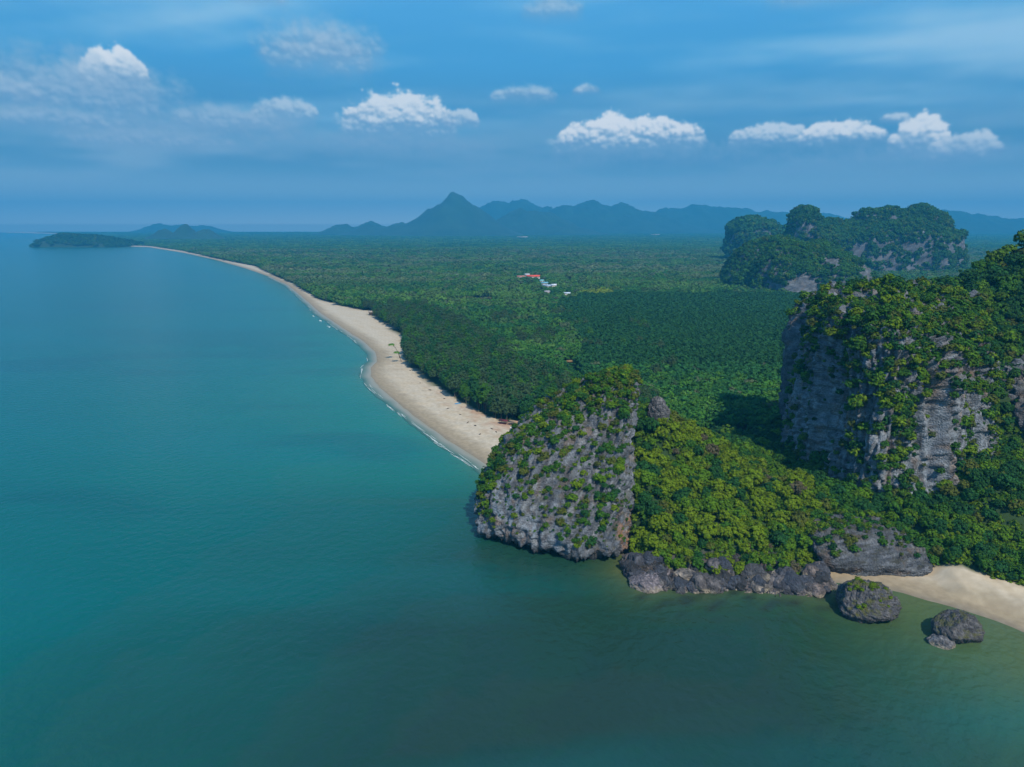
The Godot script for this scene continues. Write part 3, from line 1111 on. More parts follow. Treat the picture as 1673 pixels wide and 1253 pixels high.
func crag_growth(p: Vector3, n: Vector3) -> float:
	if p.y < 6.0 or (n.z < -0.35 and n.y < 0.6):
		return 0.0
	var k := 0.02
	k = maxf(k, smoothstep(-2.0, 3.0, p.y - (37.0 + 0.50 * (p.x - 14.0)) + 5.0 * fbm(p / 8.0)) * 0.95)       # the whole top
	k = maxf(k, smoothstep(6.0, 2.0, p.x - (-13.0 + maxf(0.0, p.y - 18.0) * 0.95)) * smoothstep(9.0, 16.0, p.y))   # the left edge
	k = maxf(k, near_spot(p, [[19, 13, 9, 7], [30, 19, 8, 6], [8, 30, 8, 6], [18, 30, 10, 7], [28, 36, 8, 6], [38, 34, 6, 7], [36, 25, 6, 6], [3, 22, 5, 4], [24, 24, 6, 4], [-9, 12, 3, 5], [42, 52, 5, 8], [12, 20, 4, 4], [33, 12, 3, 3], [13, 36, 4, 4], [40, 44, 3, 4], [26, 8, 4, 3]]) * smoothstep(-0.45, 0.0, fbm(p / 5.0)))
	if p.x > 40.0 and p.y < 42.0 and n.x > 0.3:
		k *= 0.25
	return k


func build_crag() -> void:
	var lev := [
		[-3.0, 1.0, -267, 38.5, -252, -252.5, -290.0], [1.2, -3.0, -267, 40.0, -250.5, -251.5, -292.0], [3.6, -10.5, -268.5, 42.5, -247.5, -243.2, -294.0], [7.0, -12.8, -272, 43.8, -250, -242.2, -297.0], [13.5, -12.0, -274.5, 44.2, -254, -245.5, -299.0], [21.0, -9.4, -277, 44.6, -258.5, -250.5, -301.0],
		[29.0, -3.8, -279, 45.3, -262, -256.0, -302.0], [36.5, 3.6, -281, 46.3, -266, -262.0, -303.0], [43.5, 13.0, -283, 47.4, -270, -268.5, -303.0], [49.5, 20.0, -284.5, 47.6, -274.5, -274.5, -302.0], [54.0, 28.5, -286, 48.8, -279.5, -280.0, -300.0], [57.5, 39.0, -288, 49.4, -284.0, -284.0, -297.0],
	]
	var strata := Vector3(0.45, 0.85, -0.35)
	var sh := {"stretch": strata, "amount": 0.86, "broad": 2.6, "ridge": 1.5, "fine": 0.7, "size": 14.0, "box": 0.8, "ledge": 1.0, "step": 9.0}
	var b := loft(lev, 260, 190, 14, 1.4, sh)
	var stain_and_tone := func(p: Vector3, _n: Vector3, c: Color) -> Color:
		var k := near_spot(p, [[43, 8, 4.5, 8.0], [40, 11, 3, 3.5]]) * smoothstep(-0.35, 0.2, fbm(p / 2.5))
		c = c.lerp(Color(0.42, 0.21, 0.09), k * 0.75)
		var m := smoothstep(17.0, 5.0, p.y + 0.35 * p.x) * smoothstep(-0.1, 0.4, fbm(Vector3(p.x / 2.4, p.y / 11.0, p.z / 2.4)))
		c = c.lerp(Color(0.38, 0.26, 0.20), m * 0.6)
		var b2 := smoothstep(26.0, 14.0, p.y + 0.5 * p.x) * smoothstep(-0.1, 0.3, fbm(Vector3(p.x / 3.0, p.y / 8.0, 7.0)))
		c = c.lerp(Color(0.36, 0.45, 0.58), b2 * 0.7)
		return c.lerp(Color(0.05, 0.05, 0.05), smoothstep(3.2, 1.6, p.y) * 0.8)  # much darker towards the waterline
	var o := put("limestone_crag", rock_mesh(b, strata, 0.0, stain_and_tone), M.rock)
	tag(o, "tall fin-shaped limestone crag rising from the sea, bushes covering its top", "crag")
	grow_on(b, 1700, crag_growth, 0.6, 2.0, "crag")
	# tufts and seedlings in the cracks
	grow_on(b, 1100, func(p: Vector3, n: Vector3) -> float: return smoothstep(-0.05, 0.25, fbm(p / 4.0 + Vector3(20, 3, 5)) + 0.25 * n.y) if p.y > 7.0 and n.z > -0.3 else 0.0, 0.3, 0.8, "crag")


func cliff_growth(p: Vector3, n: Vector3) -> float:
	if p.z < -392.0 or n.z < -0.4 or p.y < 14.0:
		return 0.0
	var k := smoothstep(0.30, 0.55, n.y + 0.25 * fbm(p / 9.0))
	k = maxf(k, smoothstep(74.0, 84.0, p.y + 9.0 * fbm(p / 12.0) + 0.10 * (p.x - 150.0)))
	if n.z > 0.25 and n.x > -0.6:
		k = maxf(k, near_spot(p, [[160, 68, 7, 16], [153, 45, 7, 13], [150, 34, 5, 4], [178, 31, 13, 5], [147, 58, 4, 15], [169, 60, 4, 5], [177, 46, 4, 4], [139, 31, 4, 3], [192, 60, 4, 34], [186, 24, 5, 6]]) * smoothstep(-0.4, 0.05, fbm(p / 7.0)))
		k = maxf(k, smoothstep(0.20, 0.32, fbm(Vector3(p.x / 9.0, p.y / 16.0, p.z / 9.0) + Vector3(50, 0, 0))) * (0.8 if p.y > 52.0 else 0.1))
	return k


func build_cliff() -> void:
	var root := base("karst_cliff", Vector3.ZERO)
	tag(root, "massive grey karst cliff with pale streaked walls and green top behind the headland trees", "cliff")
	var lev := [
		[2.0, 131, -292, 192, -290, -256, -350], [18.0, 132, -290, 193, -292, -257, -350], [38.0, 133, -291, 194, -296, -261, -350], [58.0, 134, -294, 195, -302, -265, -350], [70.0, 136, -297, 196, -308, -270, -352], [80.0, 141, -303, 198, -316, -279, -358], [86.0, 150, -312, 199, -324, -294, -364],
	]
	var sh := {"stretch": Vector3(0.04, 1, 0), "amount": 0.90, "broad": 6.0, "ridge": 1.9, "fine": 0.9, "size": 22.0, "box": 0.70, "ledge": 1.7, "step": 11.0}
	var b := loft(lev, 330, 220, 26, 4.0, sh)
	# the hollow at the foot of the wall
	var bv: PackedVector3Array = b.v
	for q in bv.size():
		bv[q].z -= 6.0 * near_spot(bv[q], [[168, 15, 6, 5], [182, 22, 3, 5]]) if bv[q].z > -285.0 else 0.0
	b.v = bv
	b.n = normals(bv, b.idx)
	var stain_and_tone := func(p: Vector3, _n: Vector3, c: Color) -> Color:
		# washed pale streaks low on the wall
		var k := smoothstep(70.0, 30.0, p.y) * smoothstep(-0.25, 0.25, fbm(Vector3(p.x / 2.2, p.y / 40.0, p.z / 2.2)))
		c = c.lerp(Color(0.42, 0.49, 0.58), k * 0.8)
		c = c.lerp(Color(0.40, 0.25, 0.14), smoothstep(0.22, 0.45, fbm(Vector3(p.x / 5.0, p.y / 30.0, p.z / 5.0) + Vector3(8, 70, 1))) * 0.5)
		return c.lerp(Color(0.05, 0.055, 0.065), smoothstep(0.15, 0.38, fbm(Vector3(p.x / 1.8, p.y / 45.0, p.z / 1.8) + Vector3(80, 7, 1))) * 0.7)
	put("rock_wall", rock_mesh(b, Vector3.UP, -0.18, stain_and_tone), M.rock, root)
	grow_on(b, 3600, cliff_growth, 0.7, 2.6, "cliff")
	var lv := [
		[2.0, 157, -372, 190, -350, -345, -400], [24.0, 154, -372, 190, -350, -343, -400], [52.0, 151, -371, 190, -350, -342, -398], [66.0, 152, -370, 188, -350, -343, -396], [76.0, 156, -367, 184, -350, -345, -392], [82.0, 161, -364, 178, -352, -348, -386],
	]
	var b2 := loft(lv, 150, 110, 12, 3.0, {"stretch": Vector3.UP, "amount": 0.8, "broad": 4.0, "ridge": 2.0, "fine": 0.9, "size": 20.0, "box": 0.8})
	put("buttress", rock_mesh(b2, Vector3.UP, 0.1), M.rock, root)
	grow_on(b2, 300, cliff_growth, 1.2, 2.6, "cliff")
	# the bare outcrop on the green slope at the right
	var lw := [
		[18.0, 210, -292, 262, -290, -262, -312], [34.0, 210, -294, 262, -296, -267, -314], [48.0, 213, -298, 258, -302, -275, -318], [58.0, 219, -304, 252, -308, -287, -320]]
	var b3 := loft(lw, 130, 60, 10, 2.0, {"stretch": Vector3.UP, "amount": 0.8, "broad": 4.0, "ridge": 2.0, "fine": 0.9, "size": 16.0, "box": 0.8})
	var o := put("rock_outcrop", rock_mesh(b3, Vector3.UP, 0.0), M.rock)
	tag(o, "bare grey rock outcrop breaking out of the green slope at the right edge", "rock outcrop")
	grow_on(b3, 120, func(p: Vector3, n: Vector3) -> float: return maxf(smoothstep(0.35, 0.65, n.y), smoothstep(0.1, 0.3, fbm(p / 9.0))), 0.8, 2.4, "cliff")


func build_cove_rocks() -> void:
	# the broad slab at the back of the small beach
	var lev := [
		[-1.0, 113, -232, 146, -230, -227.0, -248], [1.5, 111, -231, 147, -229, -225.8, -248], [4.0, 108.5, -231, 147.5, -229, -225.6, -249], [7.5, 106.5, -232.5, 146, -231, -228.0, -250], [11.0, 107, -235, 142, -234.5, -232.0, -250], [14.0, 111, -239, 136, -239, -237.0, -249],
	]
	var b := loft(lev, 190, 70, 12, 1.2, {"stretch": Vector3(0.9, 0.3, 0.2), "amount": 0.5, "broad": 1.3, "ridge": 0.35, "fine": 0.35, "size": 8.0, "box": 0.75})
	var o := put("beach_slab", rock_mesh(b, Vector3(0.9, 0.3, 0.2), 0.35), M.rock)
	tag(o, "broad dark rock slab backing the small beach, creepers over its top", "rock")
	grow_on(b, 320, func(p: Vector3, n: Vector3) -> float: return smoothstep(8.0, 11.0, p.y + 4.0 * fbm(p / 4.0)) * smoothstep(0.0, 0.4, n.y) if p.z > -246.0 else 0.6, 0.5, 1.6, "slab")
	var a := boulder_mesh(5, 110, 70, 12, 0.75, Vector3(10.8, 7.0, 8.4), 0.0, 0.16, 0.9)
	var big := a
	o = put("sea_boulder", a.mesh, M.rock, self, Vector3(112.6, 2.2, -203.6))
	tag(o, "largest grey boulder standing in the shallows, yellow-green plants on its top", "boulder")
	a = boulder_mesh(12, 80, 50, 10, 0.55, Vector3(7.2, 5.3, 6.0), 0.1, 0.08, 0.7)
	o = put("sea_boulder", a.mesh, M.rock, self, Vector3(132.3, 1.9, -189.8))
	o.rotation.y = 0.6
	tag(o, "smaller grey boulder in the shallows at the lower right, near the sand", "boulder")
	a = boulder_mesh(21, 50, 32, 12, 0.3, Vector3(3.8, 2.4, 3.0), -0.5, 0.0, 0.0, 0.8)
	o = put("sea_boulder", a.mesh, M.rock, self, Vector3(125.6, 0.5, -186.4))
	tag(o, "low brownish boulder with a pale foot leaning against the smaller sea boulder", "boulder")
	# plants on the big boulder
	grow_on(big, 34, func(p: Vector3, n: Vector3) -> float: return smoothstep(0.55, 0.8, n.y) * smoothstep(-0.05, 0.15, fbm(p / 4.0 + Vector3(9, 1, 2)) + (0.2 if p.x > -1.0 else 0.0)), 0.5, 1.0, "boulder", Vector3(112.6, 2.2, -203.6))


func build_shore_rocks() -> void:
	var forms := []
	for k in 7:
		forms.append(boulder_mesh(40 + k, 36, 24, 9, 0.34, Vector3(1.5, 1.0, 1.2), [0.3, 0.2, -0.1, 0.3, 0.0, 0.5, -0.5][k], 0.0, 0.0, [0.0, 0.6, 0.9, 0.0, 0.9, 0.0, 1.0][k], [Color(0.9, 0.96, 1.1), Color(1, 1, 1), Color(1.25, 1.05, 0.95), Color(0.8, 0.95, 1.2), Color(1.1, 1.02, 0.98), Color(0.9, 0.95, 1.0), Color(1.3, 1.15, 0.95)][k]).mesh)
	# the knob of rock on the crest behind the crag
	var kn := boulder_mesh(61, 60, 40, 11, 0.5, Vector3(4.2, 6.5, 3.6), -0.5, 0.0, 0.4)
	tag(put("rock_pinnacle", kn.mesh, M.rock, self, Vector3(60.5, 44.5, -283.0)), "pale rock pinnacle poking out of the trees on the crest right of the crag", "rock")
	# the big platform beside the crag
	var a := boulder_mesh(33, 80, 46, 15, 0.5, Vector3(8.6, 3.6, 6.4), -0.55, 0.0, 0.0, 0.7, Color(1.15, 1.02, 1.05))
	var o := put("rock_platform", a.mesh, M.rock, self, Vector3(48.5, 0.9, -222.5))
	o.rotation.y = 0.5
	tag(o, "wide purplish rock platform at the water's edge next to the crag", "rock")
	var lb := [[-2.0, 40, -232, 108, -224, -216.0, -240], [0.4, 41, -232, 106, -226, -219.5, -240], [1.3, 43, -232.5, 104, -227, -222.0, -240], [2.4, 46, -233, 101, -229, -225.0, -240], [3.2, 50, -234, 96, -231, -228.5, -239]]
	var bank := loft(lb, 420, 46, 8, 0.4, {"stretch": Vector3(0.35, 0.8, 0.4), "amount": 0.45, "broad": 2.6, "ridge": 1.7, "fine": 0.6, "size": 8.0, "box": 0.5})
	var pale_foot := func(p: Vector3, _n: Vector3, c: Color) -> Color:
		c = c.lerp(Color(0.46, 0.39, 0.31), smoothstep(1.6, 0.7, p.y + 0.8 * fbm(p / 3.0)) * smoothstep(-0.1, 0.2, fbm(p / 5.0)))
		return c.lerp(Color(0.17, 0.13, 0.12), smoothstep(0.0, 0.4, fbm(p / 7.0 + Vector3(0, 0, 70))) * 0.6)
	o = put("rock_bank", rock_mesh(bank, Vector3(0.35, 0.8, 0.4), 0.58, pale_foot), M.rock)
	tag(o, "long dark broken rock bank under the bushes of the green slope", "rock bank")
	for e in [[44.5, 3.0, -231.0, 3.2, 0, "dark upright shore rock between the crag and the wide platform"], [50.0, 4.4, -231.0, 2.9, 3, "dark jagged rock behind the wide platform, under the bushes"], [63.5, 1.2, -219.5, 3.6, 4, "brown wedge-shaped shore rock with a pale foot right of the wide platform"], [72.0, 2.0, -222.5, 3.0, 5, "bluish dark block in the middle of the rocky shore"], [83.0, 3.2, -222.5, 4.0, 1, "largest grey block of the rocky shore, split by cracks"], [96.0, 1.6, -219.0, 4.0, 3, "dark blue-grey tilted block near the small beach"], [101.0, 0.7, -216.0, 2.6, 2, "pale-footed block at the right tip of the rocky shore"], [104.5, 1.5, -221.5, 3.2, 5, "dark flat rock at the end of the rocky shore by the sand"]]:
		o = put("shore_rock", forms[e[4]], M.rock, self, Vector3(e[0], e[1], e[2]))
		o.rotation = Vector3(rng.randfn() * 0.15, rng.randf() * TAU, rng.randfn() * 0.15)
		o.scale = Vector3.ONE * float(e[3]) * 0.9
		tag(o, e[5], "rock", "rocks along the headland shore")
	var bits := PackedVector2Array([Vector2(42, -233), Vector2(42, -226), Vector2(55, -219.5), Vector2(64, -219), Vector2(73, -221), Vector2(83, -219.5), Vector2(94, -218), Vector2(102, -218), Vector2(107, -222)])
	for k in 230:
		var i := rng.randi_range(0, bits.size() - 2)
		var p := bits[i].lerp(bits[i + 1], rng.randf())
		var back := absf(rng.randfn()) * 3.2 - 1.3
		p += Vector2(rng.randfn() * 0.8, 1.8 - back)
		var s := rng.randf_range(0.45, 1.5) if back < 0.4 else rng.randf_range(0.9, 2.6)
		var y := maxf(ground(p.x, p.y), -0.6) * 0.9 + s * 0.12 + maxf(0.0, back - 1.2) * 0.6
		var f := rng.randi_range(0, 6)
		if back < 0.0 and s < 1.0:
			f = 6
		o = put("shore_rock", forms[f], M.rock, self, Vector3(p.x, y, p.y))
		o.rotation = Vector3(rng.randfn() * 0.25, rng.randf() * TAU, rng.randfn() * 0.25)
		o.scale = Vector3(s, s * rng.randf_range(0.8, 1.4), s)
		var place := "next to the wide platform" if p.x < 58.0 else ("in the middle of the rocky shore" if p.x < 86.0 else "near the small beach")
		var row := "at the water's edge" if back < 0.6 else "under the bushes"
		var look: String = ["dark grey", "grey", "brown pale-footed", "blue-grey", "grey pale-footed", "blackish", "pale buff"][f]
		var big := "small" if s < 1.0 else ("middling" if s < 1.8 else "large")
		tag(o, "%s %s angular rock %s %s" % [big, look, row, place], "rock", "rocks along the headland shore")


# ====================================================================== houses
func prism(w: float, h: float, d: float, eave: float) -> ArrayMesh:
	var x := w / 2.0 + eave
	var z := d / 2.0 + eave
	var v := PackedVector3Array([Vector3(-x, 0, z), Vector3(x, 0, z), Vector3(x, h, 0), Vector3(-x, h, 0), Vector3(-x, 0, -z), Vector3(x, 0, -z)])
	var st := SurfaceTool.new()
	st.begin(Mesh.PRIMITIVE_TRIANGLES)
	for q in [[0, 3, 2], [0, 2, 1], [5, 2, 3], [5, 3, 4], [0, 4, 3], [1, 2, 5], [0, 1, 5], [0, 5, 4]]:
		for i in q:
			st.add_vertex(v[i])
	st.generate_normals()
	return st.commit()


func house(x: float, z: float, w: float, d: float, h: float, turn: float, roof: Color, wall: Color, label: String, category := "house") -> Node3D:
	var y := ground(x, z)
	var o := base("house", Vector3(x, y, z), turn)
	tag(o, label, category, "buildings of the village in the forest")
	var bm := BoxMesh.new()
	bm.size = Vector3(w, h, d)
	put("wall", bm, flat(wall, 0.9), o, Vector3(0, h / 2.0 - 0.1, 0))
	put("roof", prism(w, h * 0.55, d, 0.7), flat(roof, 0.6), o, Vector3(0, h - 0.095, 0))
	var win := BoxMesh.new()
	win.size = Vector3(1.6, 1.4, 0.12)
	var n := maxi(2, int(w / 5.0))
	for i in n:
		put("window", win, flat(Color(0.08, 0.1, 0.13), 0.2), o, Vector3((i + 0.5) * w / n - w / 2.0, h * 0.55, d / 2.0 + 0.03))
	clear.append([x, z, w * 0.5 + 6.0, 85.0])
	return o


func build_houses() -> void:
	var white := Color(0.78, 0.78, 0.76)
	house(46, -1575, 30, 13, 5.5, 0.03, Color(0.86, 0.30, 0.18), white, "long low house with a bright orange-red roof in the forest village")
	house(19, -1578, 17, 10, 4.5, 0.05, Color(0.72, 0.50, 0.45), white, "house with a faded pinkish roof left of the orange-red roof")
	house(34, -1600, 10, 8, 6.5, 0.2, Color(0.68, 0.70, 0.74), white, "small grey-roofed house behind the gap left of the orange-red roof")
	house(62, -1480, 9, 7, 3.5, 0.4, Color(0.52, 0.80, 0.82), white, "tiny hut with a pale turquoise roof below the orange-red roof")
	house(64, -1412, 14, 8, 4.0, -0.1, Color(0.42, 0.66, 0.76), white, "house with a light blue roof in the middle of the village")
	house(67, -1350, 17, 8, 4.0, -0.25, Color(0.62, 0.70, 0.82), white, "long house with a pale blue-grey roof below the light blue one")
	house(79, -1346, 9, 7, 5.0, 0.15, Color(0.80, 0.84, 0.9), white, "white-roofed house at the right end of the pale blue-grey roof")
	house(60, -1226, 9, 11, 4.0, 0.5, Color(0.62, 0.62, 0.66), white, "grey-roofed house standing nearest to the beach in the village")
	house(92, -1203, 13, 7, 3.6, -0.2, Color(0.72, 0.80, 0.88), white, "white-roofed house by itself beside the bright green tree patch")
	house(106, -1443, 12, 7, 3.6, 0.1, Color(0.82, 0.80, 0.80), white, "small pale house at the right edge of the village")
	house(-510, -3073, 26, 14, 7.0, 0.2, Color(0.75, 0.78, 0.8), white, "lone pale building far off in the forest left of the village")
	house(-321, -2201, 16, 9, 5.0, -0.3, Color(0.75, 0.78, 0.8), white, "lone pale roof in the forest nearer than the far pale building")
	house(49, -599, 4, 3, 2.4, 0.2, Color(0.5, 0.40, 0.25), Color(0.5, 0.42, 0.3), "little ochre-roofed hut among the trees beyond the crag's top", "hut")
	for e in [[90, -6200, "far pale sheds at the foot of the cone-shaped mountain"], [1500, -7600, "far pale sheds on the plain right of the cone-shaped mountain"]]:
		house(e[0], e[1], 90, 30, 9, 0.1, Color(0.7, 0.66, 0.64), white, e[2], "shed")


func build_beach_things() -> void:
	# open shelter with a long pale roof on posts
	var y := 2.0
	var o := base("beach_shelter", Vector3(3.6, y, -408.0), -0.55)
	tag(o, "long open beach shelter with a buff roof beside the crag's foot", "shelter")
	put("roof", prism(11.0, 0.9, 3.0, 0.3), flat(Color(0.72, 0.58, 0.46), 0.8), o, Vector3(0, 2.5, 0))
	var post := CylinderMesh.new()
	post.top_radius = 0.1
	post.bottom_radius = 0.1
	post.height = 2.6
	post.radial_segments = 6
	for i in 5:
		for s in [-1.3, 1.3]:
			put("post", post, flat(Color(0.3, 0.14, 0.13), 0.9), o, Vector3(-5.0 + 2.5 * i, 1.28, s))
	var t := BoxMesh.new()
	t.size = Vector3(9.0, 0.08, 1.1)
	put("table_top", t, flat(Color(0.35, 0.1, 0.12), 0.8), o, Vector3(0, 0.8, 0))
	o = base("beach_stall", Vector3(-5.0, y, -413.5), -0.5)
	tag(o, "dark red stall under the trees left of the open shelter", "stall")
	put("roof", prism(5.0, 0.7, 3.2, 0.3), flat(Color(0.36, 0.12, 0.17), 0.8), o, Vector3(0, 2.3, 0))
	var c := BoxMesh.new()
	c.size = Vector3(4.6, 1.0, 0.6)
	put("counter", c, flat(Color(0.25, 0.1, 0.14), 0.8), o, Vector3(0, 0.5, 1.1))
	for s in [[-2.3, -1.4], [2.3, -1.4], [-2.3, 1.4], [2.3, 1.4]]:
		put("post", post, flat(Color(0.25, 0.1, 0.14), 0.9), o, Vector3(s[0], 1.1, s[1]))
	# a white parasol and its dark neighbour
	for e in [[0.3, -401.5, Color(0.85, 0.85, 0.88), "white round parasol on the sand before the open shelter"], [3.4, -400.2, Color(0.2, 0.16, 0.14), "dark low parasol right of the white one"]]:
		o = base("parasol", Vector3(e[0], y - 0.3, e[1]))
		tag(o, e[3], "parasol")
		var can := CylinderMesh.new()
		can.top_radius = 0.06
		can.bottom_radius = 1.5
		can.height = 0.75
		can.radial_segments = 8
		put("canopy", can, flat(e[2], 0.8), o, Vector3(0, 2.2, 0))
		var pole := CylinderMesh.new()
		pole.top_radius = 0.04
		pole.bottom_radius = 0.04
		pole.height = 2.3
		pole.radial_segments = 6
		put("pole", pole, flat(Color(0.6, 0.6, 0.6), 0.6), o, Vector3(0, 1.0, 0))
	# little hut at the bend of the beach
	o = base("beach_hut", Vector3(-186, 2.2, -938), 0.3)
	tag(o, "weathered hut on posts where the beach bends, at the trees' edge", "hut")
	put("roof", prism(7.0, 2.0, 6.0, 0.6), flat(Color(0.62, 0.58, 0.54), 0.9), o, Vector3(0, 4.0, 0))
	var wl := BoxMesh.new()
	wl.size = Vector3(6.4, 2.8, 5.4)
	put("wall", wl, flat(Color(0.3, 0.24, 0.2), 0.9), o, Vector3(0, 2.6, 0))
	for s in [[-3.0, -2.5], [3.0, -2.5], [-3.0, 2.5], [3.0, 2.5]]:
		put("post", post, flat(Color(0.25, 0.2, 0.18), 0.9), o, Vector3(s[0], 0.2, s[1]))
	# blue sheet by the trees
	var bs := BoxMesh.new()
	bs.size = Vector3(4.2, 0.12, 1.6)
	o = put("tarpaulin", bs, flat(Color(0.1, 0.5, 0.72), 0.6), self, Vector3(-36.5, 2.05, -463.5))
	o.rotation = Vector3(0.25, 0.6, 0)
	tag(o, "small bright blue tarpaulin at the edge of the trees above the beach", "tarpaulin")
	# drift logs
	for k in 14:
		var e := [[-18.5, -395.0], [-27.0, -419.0], [-33.0, -437.0], [-42.0, -452.0], [-47.0, -478.0], [-60.0, -505.0], [-70.0, -528.0], [-22.0, -412.0], [-84.0, -575.0], [-12.0, -404.0], [-9.0, -397.5], [-150.0, -845.0], [-163.0, -868.0], [-120.0, -752.0]]
		var v := PackedVector3Array()
		var idx := PackedInt32Array()
		var l := rng.randf_range(0.7, 1.8)
		tube(v, idx, [Vector3(-l, 0.05, 0), Vector3(0, 0.2, rng.randfn() * 0.25), Vector3(l, 0.1, rng.randfn() * 0.3)], [0.16, 0.24, 0.1])
		o = put("drift_log", mesh_of(v, idx, PackedColorArray(), normals(v, idx)), flat(Color(0.22, 0.17, 0.14), 0.9), self, Vector3(e[k][0], ground(e[k][0], e[k][1]) + 0.1, e[k][1]))
		o.rotation.y = rng.randf() * TAU
		tag(o, "dark drift log lying on the pale sand of the long beach", "log", "drift logs on the long beach")
	# palm that leans out over the sand
	palm(Vector3(-102.0, 1.6, -634.0), Vector3(-6.5, 13.5, 3.0), "leaning palm standing out over the sand in front of the trees")
	palm(Vector3(-98.0, 1.7, -617.0), Vector3(-3.5, 9.0, 2.0), "shorter palm just nearer than the leaning palm")


func palm(at: Vector3, top: Vector3, label: String) -> void:
	var o := base("palm_tree", at)
	tag(o, label, "palm")
	var v := PackedVector3Array()
	var idx := PackedInt32Array()
	tube(v, idx, [Vector3(0, -0.5, 0), top * Vector3(0.15, 0.33, 0.15), top * Vector3(0.5, 0.7, 0.5), top], [0.3, 0.22, 0.2, 0.17])
	put("trunk", mesh_of(v, idx, PackedColorArray(), normals(v, idx)), M.bark, o)
	for k in 15:
		var a := TAU * k / 15.0 + rng.randf() * 0.3
		var d := Vector3(cos(a), 0, sin(a))
		var sd := Vector3(-d.z, 0, d.x)
		var fv := PackedVector3Array()
		var lift := rng.randf_range(0.0, 1.6)
		for i in 6:
			var u := i / 5.0
			var c := d * 3.6 * u + Vector3(0, lift * u - 2.6 * u * u, 0)
			var w := 0.75 * sin(PI * (0.12 + 0.86 * u))
			fv.append(c - sd * w + Vector3(0, -0.3 * w, 0))
			fv.append(c)
			fv.append(c + sd * w + Vector3(0, -0.3 * w, 0))
		var fi := grid_index(6, 3)
		put("frond", mesh_of(fv, fi, PackedColorArray(), normals(fv, fi)), M.mid_green, o, top)


# ====================================================================== trees
func in_frame(p: Vector3) -> bool:
	var q := p - Vector3(0, 120, 0)
	var f := -q.z * 0.9757 - q.y * 0.2191
	return f > 1.0 and absf(q.x) < f * 0.75 and absf(q.y * 0.9757 - q.z * 0.2191) < f * 0.60


func tree_set(called: String, kind: Array, at: Array, scales: Array, tones: Array, label: Array, category: String, group: String) -> void:
	# one tree of each kind with trunk and crown; the others are copies of it in their own size, turn and tone
	var first := []
	for k in kind:
		var o := Node3D.new()
		o.name = called
		put("trunk", k[1], M.bark, o)
		put("crown", k[0], M.leaf, o, Vector3(0, k[2], 0))
		first.append(o)
	for i in at.size():
		var o: Node3D = first[i % kind.size()].duplicate()
		o.name = numbered(called)
		add_child(o)
		o.position = at[i]
		o.rotation.y = rng.randf() * TAU
		o.scale = scales[i]
		(o.get_node("crown") as MeshInstance3D).material_override = M[tones[i]]
		tag(o, label[i], category, group)
	for o in first:
		o.free()


